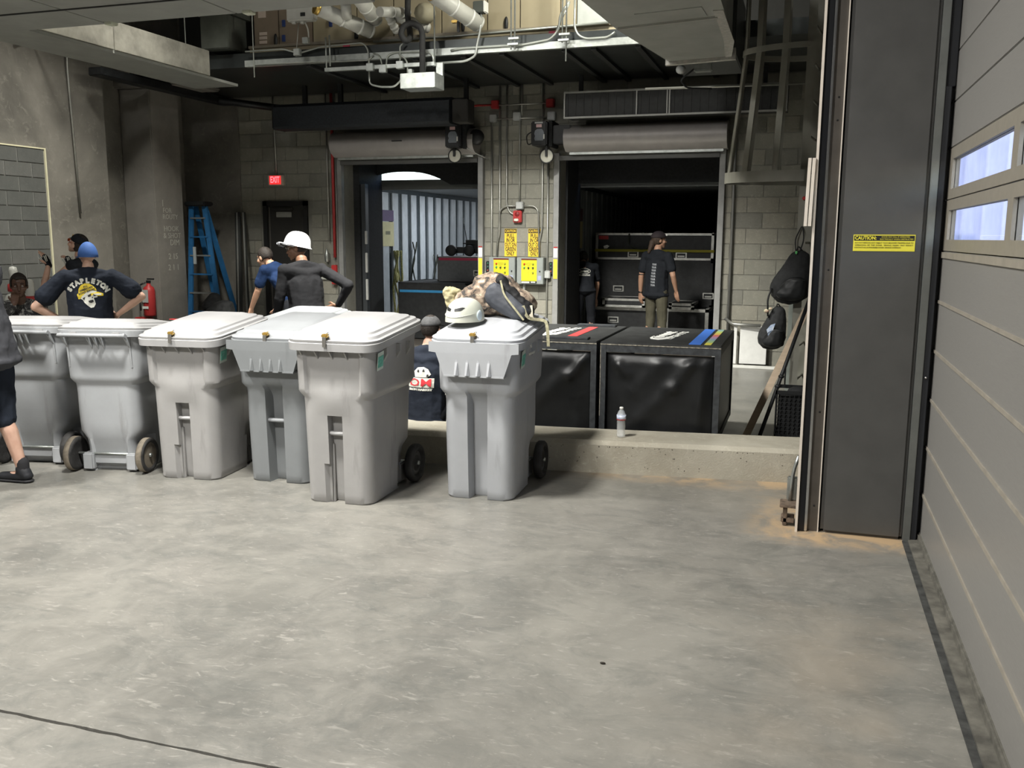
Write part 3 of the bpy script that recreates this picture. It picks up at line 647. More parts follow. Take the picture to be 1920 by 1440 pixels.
# door operators and hand-chain wheels
for k, (x_, y_, lab) in enumerate(((-4.76, YB-.40, 'black door operator at the end of the left roll door hood'), (-3.55, YB-.36, 'black door operator left of the right roll door hood'))):
    t = thing('door_operator', lab, 'motor', (x_+.13, YB, 2.85))
    obj('motor_case', bx(x_, x_+.22, y_-.12, y_+.2, 2.87, 3.18, .015), black, t)
    obj('mount_plate', bx(x_+.21, x_+.26, y_-.02, YB-.02, 2.86, 3.2, .01), blackm, t)
    obj('rating_plate', prism(BM(), [(x_+.06+a, y_-.126, 2.93+b) for a, b in ((0, 0), (.11, 0), (.12, .03), (.115, .06), (.125, .09), (.11, .13), (.09, .15), (.03, .15), (0, .13), (-.012, .09), (.0, .06), (-.01, .03))], (0, .006, 0)), M('plate_blue_grey', (.18, .20, .23), .5), t)
    obj('label', bx(x_+.075, x_+.15, y_-.126, y_-.12, 3.10, 3.14), M('label_pink', (.62, .42, .42), .5), t)
    obj('top_label', bx(x_+.055, x_+.165, y_-.126, y_-.12, 3.15, 3.17), pale, t)
    obj('cream_tag', bx(x_+.175, x_+.19, y_-.128, y_-.12, 2.95, 3.01), whitep, t)
    if k == 1: obj('gear_cover', bx(x_+.26, x_+.50, y_+.03, YB-.1, 2.90, 3.14, .01), black, t)
    else: obj('gear_cover', lathe(BM(), [(0, -.05), (.09, -.05), (.105, -.02), (.105, .02), (.09, .05), (0, .05)], 20, Matrix.Translation((x_+.38, y_+.1, 3.02)) @ Matrix.Rotation(PI/2, 4, 'X')), black, t)
    obj('cable', tube(BM(), bend([(x_+.02, y_, 3.08), (x_-.10, y_, 3.02), (x_-.08, y_, 2.88), (x_+.03, y_, 2.94)] if k else [(x_+.22, y_, 2.9), (x_+.36, y_+.2, 2.80), (x_+.48, y_+.3, 2.74)], .05), .008, 8), blackm if k else pale, t)
    xs_, zs_ = (-4.675, 2.77) if k == 0 else (-3.36, 2.74)
    w_ = thing('chain_wheel', 'pale chain wheel hanging under the %s door operator' % ('left' if k == 0 else 'right'), 'wheel', (xs_, YB-.35, zs_))
    obj('disc', lathe(BM(), [(0, -.012), (.075, -.012), (.088, -.006), (.088, .006), (.075, .012), (0, .012)], 28, Matrix.Translation((xs_, YB-.36, zs_)) @ Matrix.Rotation(PI/2, 4, 'X')), M('pale_disc', (.50, .49, .42), .5), w_)
    obj('wheel_rim', lathe(BM(), [(.082, .012), (.095, .018), (.100, .03), (.09, .034), (.08, .02)], 28, Matrix.Translation((xs_, YB-.34, zs_)) @ Matrix.Rotation(PI/2, 4, 'X')), black, w_)
    obj('hanger', bx(xs_-.015, xs_+.015, YB-.40, YB-.38, zs_-.01, zs_+.14), black, w_)
# conduits left of the left roll door
for x_, z1_, m_, r_, lab in ((-6.83, 1.6, conduit_m, .011, 'thin conduit left of the red pipe by the left roll door'), (-6.74, 1.35, redp, .022, 'red fire pipe left of the left roll door'), (-6.69, 0.05, conduit_m, .012, 'thin conduit right of the red pipe by the left roll door')):
    tag(obj('wall_pipe', tube(BM(), [(x_, YB-.05, 3.73), (x_, YB-.05, z1_ if z1_ > .5 else .05)], r_), m_), lab, 'pipe')
tag(obj('pull_station', bx(-6.79, -6.70, YB-.09, YB-.01, 1.12, 1.24, .01), redp), 'upper red fire pull box under the red pipe', 'alarm')
tag(obj('pull_station', bx(-6.79, -6.70, YB-.09, YB-.01, .95, 1.06, .01), redp), 'lower red fire box under the red pipe', 'alarm')
tag(obj('notice_frame', bx(-7.05, -6.86, YB-.03, YB-.01, 1.02, 1.2), M('notice_paper', (.45, .46, .42), .6)), 'small pale notice on the wall behind the man in the hard hat', 'notice')
tag(obj('valve', join(lathe(BM(), [(.02, 0), (.035, .03), (.035, .12), (.02, .16), (.012, .2)], 12, Matrix.Translation((-6.86, YB-.08, 1.28))), bx(-6.88, -6.84, YB-.06, YB-.01, 1.3, 1.4)), galv), 'small metal valve fitting at the foot of the thin conduit', 'valve')
# ---- air curtains above the doors
t = thing('air_curtain', 'long black air curtain hung over the left roll door', 'air curtain', (-5.95, 11.6, 3.13))
sec = [(11.30, 3.16), (11.32, 3.13), (11.62, 3.13), (11.66, 3.2), (11.66, 3.47), (11.40, 3.47), (11.30, 3.42)]
d_ = (11.6-11.3)
obj('casing', prism(BM(), [(-7.13, y, z) for y, z in sec], (2.62, 0, 0)), M('air_curtain_black', (.010, .013, .017), .6, ns=40, na=.4), t)
obj('end_cap', bx(-7.16, -7.13, 11.31, 11.66, 3.13, 3.47, .02), black, t)
obj('inner_duct', bx(-4.50, -4.28, 11.38, 11.64, 3.15, 3.44, .01), M('brown_black', (.028, .026, .023), .7), t)
for x_ in (-6.75, -6.2): obj('hanger', bx(x_, x_+.06, 11.45, 11.5, 3.47, 3.72), black, t)
obj('hanger', join(bx(-4.38, -4.33, 11.5, 11.56, 3.44, 3.72), bx(-4.6, -4.33, 11.5, 11.56, 3.44, 3.47)), black, t)
t = thing('air_curtain', 'long grey air curtain with framed intake grilles over the right roll door', 'air curtain', (-1.8, 11.7, 3.18))
obj('casing', bx(-3.03, -.30, 11.62, 11.95, 3.19, 3.49), M('grille_dark', (.022, .023, .022), .55, ns=20, na=.3), t)
b = BM()
for z_ in (3.17, 3.48): box(b, -3.05, -.30, 11.595, 11.62, z_, z_+.022)
for x_ in (-3.05, -2.40+.28, -1.74, -1.71, -.32): box(b, x_, x_+(.016), 11.60, 11.62, 3.17, 3.49)
obj('grille_frame', b, M('frame_grey', (.30, .30, .28), .45, .4), t)
b = BM()
for k in range(26): box(b, -3.0+k*.104, -2.996+k*.104, 11.612, 11.62, 3.19, 3.48)
tag(obj('grille_bar', b, M('bar_dark', (.05, .05, .047), .6), t), kind='stuff')
for x_ in (-2.88, -.6): obj('hanger', bx(x_, x_+.05, 11.7, 11.75, 3.49, 3.72), black, t)
tag(obj('red_hose', tube(BM(), bend([(-4.22, YB-.06, 3.47), (-4.45, 12.0, 3.44), (-4.7, 11.8, 3.30), (-4.95, 11.75, 3.30)], .1), .014, 8), redp), 'red flexible conduit running from the red box to the black air curtain', 'conduit')
# ---- back wall right of the doors
tag(obj('wall_pipe', tube(BM(), [(-.93, YB-.06, 3.73), (-.93, YB-.06, .42)], .018), M('grey_pipe', (.18, .18, .17), .5, .4)), 'grey vertical pipe right of the right roll door', 'pipe')
tag(obj('pipe_box', bx(-1.0, -.86, YB-.12, YB-.01, .30, .42, .01), M('grey_box', (.14, .14, .135), .5, .3)), 'small grey box at the foot of the pipe by the right roll door', 'junction box')
t = thing('door_panel', 'pale flat panel leaning against the wall under the hanging bags', 'panel', (-.6, 12.15, 0))
obj('panel', bx(-.76, -.42, 12.13, 12.17, .04, .54, .004, ), M('panel_white', (.62, .62, .60), .5), t)
obj('panel_edge', bx(-.84, -.80, 12.12, 12.16, .04, .54), M('panel_white', (.62, .62, .60), .5), t)
tag(obj('white_rail', bx(-1.02, .2, 11.98, 12.06, .0, .035, .004), M('rail_white', (.6, .6, .57), .5)), 'long low white rail lying at the foot of the back wall', 'rail')
t = thing('wall_bracket', 'grey swing bracket on the back wall above the leaning panel', 'bracket', (-.75, 12.2, .55))
obj('arm', tube(BM(), bend([(-.96, 12.2, .62), (-.86, 12.1, .56), (-.50, 12.05, .555)], .05), .022, 8), M('bracket_steel', (.3, .3, .28), .4, .7), t)
# ================================================================== OVERHEAD: AIR HANDLER, DUCTS, PIPES
tan = M('air_handler_tan', (.36, .31, .21), .5, ns=3, na=.06); tan_shade = M('air_handler_tan_shaded', (.19, .15, .11), .55, ns=3, na=.1)  # leftmost panels browner: their weaker light is put into the colour
ah = thing('air_handler', 'big tan panelled air handling unit standing on the platform', 'air handler', (-4.5, 10.9, 3.9))
obj('cabinet_body', bx(-6.80, -2.35, 10.44, 11.8, 3.92, 5.9), M('cabinet_dark', (.15, .13, .10), .6), ah)
edges = [-6.80, -6.44, -5.96, -5.35, -4.86, -4.24, -3.67, -3.27, -2.79, -2.60]
for a, b_ in zip(edges, edges[1:]):
    obj('access_panel', bx(a+.006, b_-.006, 10.41, 10.44, 4.02, 5.9, .004), tan_shade if b_ < -5.9 else tan, ah)
obj('sheet_panel', bx(-2.59, -2.18, 10.40, 10.44, 3.95, 5.9), M('sheet_grey', (.42, .44, .42), .5, .2), ah)
obj('base_channel', bx(-6.84, -1.5, 10.36, 10.44, 3.90, 4.0, .004), tan, ah)
obj('drip_rail', bx(-6.84, -1.5, 10.33, 10.41, 3.995, 4.03, .004), M('rail_brown', (.25, .22, .17), .5), ah)
for px_, py_ in ((949, 45), (668, 68), (517, 76), (868, 48)):
    p = at(px_, py_, 1, 10.40); obj('panel_handle', ell(BM(), (p.x, 10.40, p.z), (.025, .02, .085)), black, ah)
for px_, py_ in ((532, 72), (532, 44), (620, 44)):
    p = at(px_, py_, 1, 10.40); obj('blue_latch', bx(p.x-.02, p.x+.02, 10.385, 10.41, p.z-.04, p.z+.04, .004), M('latch_blue', (.02, .04, .14), .5), ah)
for px_, py_ in ((493, 63), (493, 71), (493, 79)):
    p = at(px_, py_, 1, 10.40); obj('label', bx(p.x-.055, p.x+.055, 10.404, 10.41, p.z-.018, p.z+.018), M('label_cream', (.50, .42, .36), .6), ah)
p = at(491, 22, 1, 10.40); obj('label', bx(p.x-.06, p.x+.05, 10.404, 10.41, p.z-.07, p.z+.06), M('label_cream', (.50, .42, .36), .6), ah)
for px_, py_ in ((650, 92), (1037, 67)):
    p = at(px_, py_, 1, 10.35); obj('red_label', bx(p.x-.05, p.x+.04, 10.35, 10.36, 3.925, 3.975), M('pink_red', (.62, .06, .12), .5), ah)
# duct over the right: sheet metal trunk running away from the camera
duct = M('duct_galv', (.36, .37, .34), .4, .25, ns=3, na=.12, bump=.03); ductm = M('duct_mastic', (.42, .41, .37), .75, ns=20, na=.2)
t = thing('duct', 'tapering galvanised duct coming down toward the right roll door', 'duct', (-1.05, 7.5, 3.3))
und = [(-1.62, 5.4), (-1.60, 6.2), (-1.52, 7.45), (-1.32, 8.85), (-.74, 8.75), (-.66, 7.2), (-.64, 5.4)]
obj('trunk', prism(BM(), [(x, y, 3.30) for x, y in und], (0, 0, .75)), duct, t)
obj('flange', prism(BM(), [(-1.35, 8.86, 3.27), (-.70, 8.74, 3.27), (-.70, 8.80, 3.27), (-1.35, 8.92, 3.27)], (0, 0, .10)), ductm, t)
obj('seam_strip', prism(BM(), [(-1.50, 7.34, 3.285), (-.72, 7.18, 3.285), (-.72, 7.215, 3.285), (-1.50, 7.375, 3.285)], (0, 0, .016)), M('seam_bright', (.5, .5, .46), .35, .7), t)
obj('mastic_edge', prism(BM(), [(-.735, 7.0, 3.292), (-.66, 7.0, 3.292), (-.665, 8.1, 3.292), (-.735, 8.75, 3.292), (-.79, 8.75, 3.292), (-.74, 8.0, 3.292)], (0, 0, .01)), ductm, t)
obj('mastic_patch', prism(BM(), [(-1.30, 6.95, 3.294), (-.80, 6.87, 3.294), (-.79, 7.15, 3.294), (-1.30, 7.24, 3.294)], (0, 0, .008)), duct, t)
obj('far_section', bx(-1.34, -.72, 8.93, 10.05, 3.36, 4.0, .01), M('duct_inner', (.10, .105, .10), .4, .6), t)
t = thing('emergency_light', 'small twin-head emergency light under the duct end', 'light', (-1.05, 9.4, 3.25))
obj('light_box', bx(-1.14, -.97, 9.3, 9.42, 3.28, 3.36, .01), galv, t)
obj('lamp_head', ell(BM(), (-1.27, 9.35, 3.31), (.05, .05, .045)), pale, t)
obj('flex_cable', tube(BM(), bend([(-1.13, 9.36, 3.32), (-1.28, 9.4, 3.22), (-1.24, 9.6, 3.17), (-1.0, 9.7, 3.17)], .06), .009, 8), blackm, t)
for i, (a, b_, lab) in enumerate((((1360, 165), (1545, 157), 'thin bright conduit crossing behind the ladder cage'),)):
    p, q = at(a[0]-150, a[1]+2, 1, 9.8), at(b_[0], b_[1]-2, 1, 9.8)
    tag(obj('conduit_run', tube(BM(), [p, q], .013), conduit_m), lab, 'conduit')
# left: broad duct overhead near the camera and long duct behind it
dl = M('duct_painted', (.24, .245, .225), .5, .1, ns=3, na=.12)
t = thing('duct', 'broad flat grey duct across the top left of the hall', 'duct', (-5.5, 5.5, 3.3))
for i, (a, b_) in enumerate(((-8.82, -6.6), (-6.59, -5.30), (-5.29, -4.13), (-4.12, -2.99))):
    obj('duct_section', bx(a, b_, 4.7, 6.10, 3.30, 3.80, .004), dl, t)
for px_, py_ in ((205, 44), (466, 24)):
    p = at(px_, py_, 2, 3.29); obj('corner_clip', bx(p.x-.035, p.x+.035, 6.03, 6.11, 3.28, 3.31, .005), M('clip_cream', (.62, .64, .52), .4, .3), t)
for k, (x0_, x1_) in enumerate(((-8.82, -5.32), (-5.32, -4.1))):
    obj('seam', bx(x0_, x1_, 5.62, 5.635, 3.292, 3.30), M('seam_dark', (.03, .03, .03), .6), t)
dl2 = M('duct_foil', (.26, .25, .215), .36, .5, ns=4, na=.35, bump=.12, bs=14)
t = thing('duct', 'long sheet metal duct running away above the left wall', 'duct', (-7.0, 8, 3.5))
obj('duct_section', bx(-7.33, -6.70, 6.4, 7.78, 3.50, 3.78, .004), dl2, t)
obj('duct_section', bx(-7.33, -6.70, 7.80, 9.33, 3.50, 3.78, .004), dl2, t)
obj('lower_lip', bx(-7.34, -6.72, 6.4, 9.9, 3.47, 3.50), dl, t)
# hangers, black duct drop beyond
tag(obj('duct_riser', join(bx(-7.30, -6.9, 10.0, 10.4, 3.95, 6.3, .01), bx(-7.34, -6.86, 9.96, 10.44, 4.35, 4.45)), M('riser_grey', (.07, .075, .065), .5, .3, ns=2, na=.4)), 'dim square duct rising in the dark left of the air handler', 'duct')
for x_, y_, k in ((-6.72, 8.9, 'left'), ):
    pass
for i, (px_, y0p, y1p) in enumerate(((347, 30, 82), (476, 20, 145), (478, 90, 146))):
    if i == 2: continue
    a, b_ = at(px_, y0p, 1, 10.05), at(px_+1, y1p, 1, 10.05)
    tag(obj('hanger_rod', tube(BM(), [(b_.x, 10.05, 5.6), b_], .008, 6), galv), ('threaded rod hanging above the long left duct', 'threaded rod hanging at the left end of the galvanised edge')[i], 'rod')
tag(obj('black_beam', tube(BM(), [(-8.0, 11.3, 3.55), (-7.3, 12.1, 3.5)], .05, 4), black), 'short black bar between the column and the platform edge', 'beam')
for i, (a, b_, lab) in enumerate((((-9.0, 8.9, 3.98), (-8.0, 8.75, 3.98), 'upper thin pipe above the block infill'), ((-9.0, 9.1, 3.86), (-8.78, 8.6, 3.86), 'lower thin pipe above the block infill'))):
    tag(obj('wall_pipe', tube(BM(), [a, b_], .015), conduit_m), lab, 'pipe')
# conduits and boxes along the platform's front edge
Yf = 10.045
def cpath(pts, y=Yf, r=.05): return bend([at(a, b_, 1, y) for a, b_ in pts], r)
runs = [([(478, 122), (560, 117), (690, 113), (700, 104)], 'thin conduit low along the platform edge, left part', .009),
 ([(460, 97), (530, 92), (560, 100), (600, 88), (680, 80), (690, 92), (692, 120)], 'thin conduit wandering from the pale box to the first hanging box', .010),
 ([(692, 135), (693, 158), (712, 163), (740, 163), (752, 150), (752, 140)], 'conduit sagging in a U under the hanging boxes', .012),
 ([(716, 120), (712, 104), (700, 100)], 'short bent conduit into the second hanging box', .010),
 ([(724, 122), (726, 104), (740, 98), (800, 97), (812, 103), (813, 125)], 'conduit arching over from the second hanging box to the right', .010),
 ([(750, 118), (750, 86), (756, 82)], 'short conduit rising from the third hanging box', .010),
 ([(764, 140), (764, 118), (758, 108), (748, 102)], 'conduit curving down into the big hanging box', .010),
 ([(815, 119), (872, 115), (892, 105), (894, 85), (900, 60), (903, 20)], 'bright conduit rising from the edge to the small dark box', .014),
 ([(845, 95), (862, 91), (980, 84), (1032, 74), (1048, 55), (1050, 28), (1068, 2)], 'bright conduit bending up beside the double threaded rods', .013),
 ([(1078, 0), (1077, 50), (1083, 66), (1098, 73), (1140, 70), (1153, 60)], 'bright conduit drooping in a long U under the tan cabinet', .013),
 ([(1043, 57), (1068, 5)], 'slanting conduit crossing in front of the threaded rods', .010)]
for pts, lab, r_ in runs: tag(obj('conduit_run', tube(BM(), cpath(pts), r_, 8), M('conduit_bright', (.42, .44, .41), .35, .6)), lab, 'conduit')
tag(obj('conduit_run', tube(BM(), [at(700, 78, 1, 10.3), at(860, 67, 1, 10.3), at(1142, 42, 1, 10.3)], .014, 8), M('conduit_bright', (.42, .44, .41), .35, .6)), 'long bright pipe crossing the front of the tan air handler', 'pipe')
uc = obj('strut_channel', bx(at(610, 128, 1, 9.9).x, at(815, 118, 1, 9.9).x, 9.88, 9.93, 3.585, 3.625), M('bright_galv', (.55, .58, .55)))
tag(uc, 'galvanised strut channel hung below the platform edge', 'strut')
for px_, py_, s, lab in ((694, 126, .085, 'first hanging junction box along the strut'), (718, 129, .085, 'second hanging junction box along the strut'), (750, 122, .085, 'third hanging junction box along the strut'), (557, 98, .08, 'pale junction box at the left among the thin conduits'), (573, 76, .07, 'dull junction box under the white meter'), (770, 134, .05, 'tiny white box on top of the big hanging box')):
    p = at(px_, py_, 1, 9.86); t = thing('junction_box', lab, 'junction box', (p.x, 9.86, p.z-s/2))
    obj('box_body', bx(p.x-s/2, p.x+s/2, 9.84, 9.90, p.z-s/2, p.z+s/2, .004), galv, t); obj('box_cover', bx(p.x-s/2+.004, p.x+s/2-.004, 9.834, 9.84, p.z-s/2+.004, p.z+s/2-.004), galv, t)
a = at(750, 138, 1, 9.7); b_ = at(815, 163, 1, 9.7)
t = thing('pull_box', 'large bright metal box hanging below the dark pipe loop', 'junction box', ((a.x+b_.x)/2, 9.8, b_.z))
obj('box_body', bx(a.x, b_.x, 9.70, 9.98, b_.z, a.z, .004), M('bright_galv', (.55, .58, .55)), t)
obj('back_plate', bx(b_.x-.08, b_.x, 9.94, 9.98, a.z, a.z+.14), galv, t)
obj('cable_gland', lathe(BM(), [(.03, 0), (.035, .02), (.03, .04), (.035, .06), (.03, .09)], 12, Matrix.Translation((a.x+.24, 9.8, a.z))), black, t)
# dark insulated pipe with a loop
dp = M('pipe_insulation', (.02, .02, .02), .75, ns=20, na=.3, bump=.2)
pth = [at(792, 138, 1, 9.78), at(792, 62, 1, 9.78), at(788, 50, 1, 9.78), at(770, 42, 1, 9.75), at(755, 50, 1, 9.70), at(751, 65, 1, 9.68), at(760, 78, 1, 9.70), at(770, 72, 1, 9.82), at(768, 55, 1, 9.9), at(764, 30, 1, 9.92), at(765, -20, 1, 9.92)]
tag(obj('insulated_pipe', tube(BM(), bend(pth, .05), .034, 12), dp), 'black insulated pipe with a loop dropping into the hanging box', 'pipe')
# white insulated pipes
wi = M('pvc_jacket', (.50, .50, .46), .45, ns=8, na=.08)
def jacket(a, b_, r_, lab, cap_tan=False, ya=9.6, yb=10.1):
    p, q = at(*a, 1, ya), at(*b_, 1, yb); t = thing('jacketed_pipe', lab, 'pipe', ((p.x+q.x)/2, (p.y+q.y)/2, min(p.z, q.z)))
    obj('jacket', tube(BM(), [p, p.lerp(q, .5), q], r_, 16), wi, t)
    d = (q-p).normalized()
    for f in (.45, .8): c = p.lerp(q, f); obj('band', tube(BM(), [c-d*.012, c+d*.012], r_+.006, 16), whitep, t)
    obj('end_cap', tube(BM(), [q, q+d*.03, q+d*.045], r_, 16, rs=[r_+.004, r_*.9, r_*.5]), wi, t)
    if cap_tan: obj('fitting', tube(BM(), [p-d*.05, p+d*.02], r_*.9, 14), brass, t)
    return t
jacket((598, 16), (694, 58), .085, 'long white jacketed pipe slanting down over the tan cabinet, left', True)
jacket((670, -8), (704, 36), .085, 'short white jacketed pipe ending in a rounded cap', False)
jacket((712, 22), (762, 24), .055, 'white jacketed branch running level to the dark pipe')
jacket((728, 30), (742, 56), .045, 'small white jacketed elbow behind the branch', False, 10.0, 10.1)
jacket((735, 28), (800, 52), .06, 'white jacketed pipe passing behind the dark loop', False, 10.1, 10.25)
jacket((812, -12), (896, 44), .095, 'thick white jacketed pipe slanting down toward the small dark box', True)
tag(obj('pipe_tee', tube(BM(), [at(648, 6, 1, 9.7), at(650, 34, 1, 9.8)], .06, 14), wi), 'upright white jacketed tee on the long slanting pipe', 'pipe')
tag(obj('pipe_elbow', ell(BM(), at(797, 25, 1, 10.15), (.13, .12, .12)), M('elbow_beige', (.34, .31, .22), .6)), 'beige bulb of pipe insulation beside the dark pipe', 'pipe')
t = thing('meter_box', 'white meter box with a small dark display left of the slanting pipe', 'meter', tuple(at(560, 30, 1, 9.9)))
a = at(539, 15, 1, 9.9); b_ = at(590, 38, 1, 9.9)
obj('case', bx(a.x, b_.x, 9.86, 9.98, b_.z, a.z, .015), M('meter_white', (.45, .45, .42), .5), t)
p = at(568, 27, 1, 9.86); obj('display', bx(p.x-.03, p.x+.03, 9.85, 9.86, p.z-.02, p.z+.02), black, t)
for px_ in (551, 567): p = at(px_, 40, 1, 9.9); obj('gland', lathe(BM(), [(.025, -.03), (.03, 0)], 10, Matrix.Translation(p)), M('meter_white', (.45, .45, .42), .5), t)
obj('lead', tube(BM(), cpath([(572, 42), (578, 55), (579, 72)], 9.9), .009, 8), wi, t)
obj('lead', tube(BM(), cpath([(560, 42), (558, 70), (556, 94)], 9.9), .006, 8), conduit_m, t)
a = at(892, 6, 1, 10.1); b_ = at(915, 26, 1, 10.1)
t = thing('actuator_box', 'small dark and white box on top of the bright rising conduit', 'junction box', ((a.x+b_.x)/2, 10.1, b_.z))
obj('case', bx(a.x, a.x+.12, 10.0, 10.12, b_.z, a.z, .008), M('box_green', (.07, .08, .07), .5), t); obj('cover', bx(a.x+.12, b_.x, 10.0, 10.12, b_.z, a.z, .008), whitep, t)
rod = M('bright_galv', (.55, .58, .55))
for i, (px_, yb2) in enumerate(((958, 93), (965, 93), (1054, 80), (1061, 115), (815, 125), (612, 128), (619, 124))):
    b_ = at(px_, yb2, 1, 9.95); lab = ['threaded rod left of the first pair before the tan cabinet', 'threaded rod right of the first pair before the tan cabinet', 'shorter threaded rod of the right pair', 'longest threaded rod poking below the bright edge', 'threaded rod beside the big hanging box', 'threaded rod at the left end of the strut, outer', 'threaded rod at the left end of the strut, inner'][i]
    tag(obj('threaded_rod', tube(BM(), [(b_.x, 9.95, 6.52 if i < 5 else b_.z+.35), b_], .009, 6), rod), lab, 'rod')
for px_, py_, lab in ((962, 74, 'small clamp plate on the first pair of rods'), (1057, 66, 'small clamp plate on the right pair of rods')):
    p = at(px_, py_, 1, 9.94); tag(obj('rod_clamp', join(bx(p.x-.06, p.x+.06, 9.92, 9.97, p.z-.06, p.z-.04), bx(p.x-.05, p.x+.07, 9.92, 9.99, p.z+.0, p.z+.02)), galv), lab, 'clamp')
t = thing('gauge_valve', 'brass valve with a black handle on the thick white pipe', 'valve', tuple(at(862, 42, 1, 10.0)))
p = at(858, 40, 1, 10.0); obj('valve_body', bx(p.x-.07, p.x+.03, 9.98, 10.03, p.z-.015, p.z+.015, .005), brass, t); obj('lever', bx(p.x, p.x+.03, 9.97, 10.0, p.z-.12, p.z, .005), black, t)
# ================================================================== LADDER CAGE, COLUMN, TRACKS, SECTIONAL DOOR
lg = M('ladder_paint', (.27, .265, .225), .45, .1, ns=6, na=.1)
t = thing('caged_ladder', 'fixed steel ladder with a hooped safety cage above the hanging bags', 'ladder', (-.05, 8.8, 0))
for y_, x_ in ((8.80, -.045), (9.25, .02)): obj('rail', bx(x_-.04, x_+.035, y_, y_+.02, .02, 5.8), lg, t)
for k in range(17):
    z_ = .35+k*.32
    if z_ < 2.2 and False: continue
    obj('rung', tube(BM(), [(-.03, 8.81, z_), (.03, 9.26, z_)], .010, 8), lg, t)
def hoop(z_, rx, h_):
    b = BM(); n = 28; pr = None
    for k in range(n+1):
        a = PI*.5+PI*k/n
        c = (-.05+rx*math.cos(a), 9.02-.34*math.sin(a))
        n_ = Vector((math.cos(a)/rx, -math.sin(a)/.34, 0)).normalized()*.006
        q = [b.verts.new((c[0]+s*n_.x, c[1]+s*n_.y, z_+zz)) for s, zz in ((-1, 0), (1, 0), (1, h_), (-1, h_))]
        if pr:
            for j in range(4): b.faces.new((pr[j], pr[(j+1) % 4], q[(j+1) % 4], q[j]))
        pr = q
    return b
for z_, h_ in ((2.18, .10), (3.33, .05), (4.6, .05), (5.6, .05)): obj('hoop', hoop(z_, .72 if z_ < 3 else .60, h_), lg, t)
for k in range(6):
    a = PI*.62+PI*.76*k/5
    p0 = Vector((-.05+.71*math.cos(a), 9.02-.335*math.sin(a), 2.19)); p1 = Vector((-.05+.59*math.cos(a), 9.02-.335*math.sin(a), 3.36)); p2 = p1+Vector((0, 0, 2.3))
    tg_ = Vector((math.sin(a), math.cos(a)*.5, 0)).normalized()*.028; nn = Vector((-tg_.y, tg_.x, 0)).normalized()*.005
    b = BM(); pr = None
    for p in (p0, p1, p2):
        q = [b.verts.new(p+s*tg_+u*nn) for s, u in ((-1, -1), (1, -1), (1, 1), (-1, 1))]
        if pr:
            for j in range(4): b.faces.new((pr[j], pr[(j+1) % 4], q[(j+1) % 4], q[j]))
        pr = q
    obj('cage_strap', b, lg, t)
# steel column beside the sectional door
ccol = M('column_grey_paint', (.098, .097, .094), .34, .35, ns=5, na=.08, bump=.03)
t = thing('steel_column', 'wide dark grey steel box column with a yellow caution label', 'column', (.38, 5.5, 0))
obj('casing', bx(.165, .60, 5.30, 5.75, 0, 6.4, .018), ccol, t)
lab_ = thing('caution_label', 'yellow and black caution label on the dark steel column', 'sign', (.398, 5.295, 1.6))
y_ = 5.2985
obj('label_sheet', bx(.243, .553, y_-.001, y_, 1.605, 1.693), M('label_yellow', (.70, .62, .05), .5, na=.03), lab_)
obj('label_band', bx(.247, .549, y_-.002, y_-.001, 1.661, 1.688), dkt, lab_)
yl = M('label_yellow', (.70, .62, .05))
obj('lettering', text_bm('CAUTION:', .026, face_y(.305, y_-.0035, 1.6745), width=.108, bold=.0008, depth=.0006), yl, lab_)
obj('lettering', text_bm('DOOR MAY FALL IF OPERATED', .010, face_y(.455, y_-.0035, 1.6805), width=.14, depth=.0005), yl, lab_)
obj('lettering', text_bm('ELECTRICALLY WHEN OBSTRUCTED', .010, face_y(.460, y_-.0035, 1.6685), width=.165, depth=.0005), yl, lab_)
for k, s_ in enumerate(('DO NOT REMOVE ANY OBJECT THAT BECOMES TRAPPED DUE TO', 'OPERATION  OF  THE  DOOR.  SERIOUS  INJURY  MAY  RESULT.', 'CONTACT AN AUTHORIZED DOOR SERVICE COMPANY.')):
    obj('lettering', text_bm(s_, .010, face_y(.398 if k < 2 else .367, y_-.002, 1.649-.0125*k), width=.292 if k < 2 else .235, depth=.0004), M('olive_ink', (.10, .085, .015), .6), lab_)
# guide tracks left of the column (second door's guide)
tk = thing('door_guide_track', 'tall door guide of stacked steel strips on the left of the steel column', 'door track', (.08, 5.3, 0))
brn = M('track_brown', (.11, .098, .085), .45, .3, ns=6, na=.15)
obj('flange', bx(.092, .152, 5.32, 5.36, 0, 6.3), brn, tk)
obj('bright_edge', bx(.078, .092, 5.29, 5.34, 0, 6.3, .004), M('worn_steel', (.62, .63, .64), .22, .95), tk)
obj('rubber_seal', bx(.040, .078, 5.29, 5.36, 0, 6.3, .003), M('seal_black', (.008, .009, .012), .35), tk)
obj('pale_strip', bx(.026, .040, 5.27, 5.30, 0, 6.3), M('strip_cream', (.60, .54, .47), .5), tk)
obj('gap_strip', bx(.152, .165, 5.36, 5.40, 0, 6.3), black, tk)
obj('cream_edge', bx(.149, .155, 5.305, 5.32, 0, 6.3), M('strip_cream', (.60, .54, .47), .5), tk)
for z_ in (.15, .7, 1.5, 2.3, 2.42, 3.4): obj('bolt', ell(BM(), (.125, 5.318, z_), (.006, .004, .006), sub=1), black, tk)
ph = thing('photo_eye_housing', 'pale plastic double strip fixed to the left edge of the door guide', 'sensor', (.0, 5.25, 1.6))
cr_ = M('strip_cream', (.60, .54, .47), .5)
a = at(1522, 296, 1, 5.25); b_ = at(1513, 418, 1, 5.25)
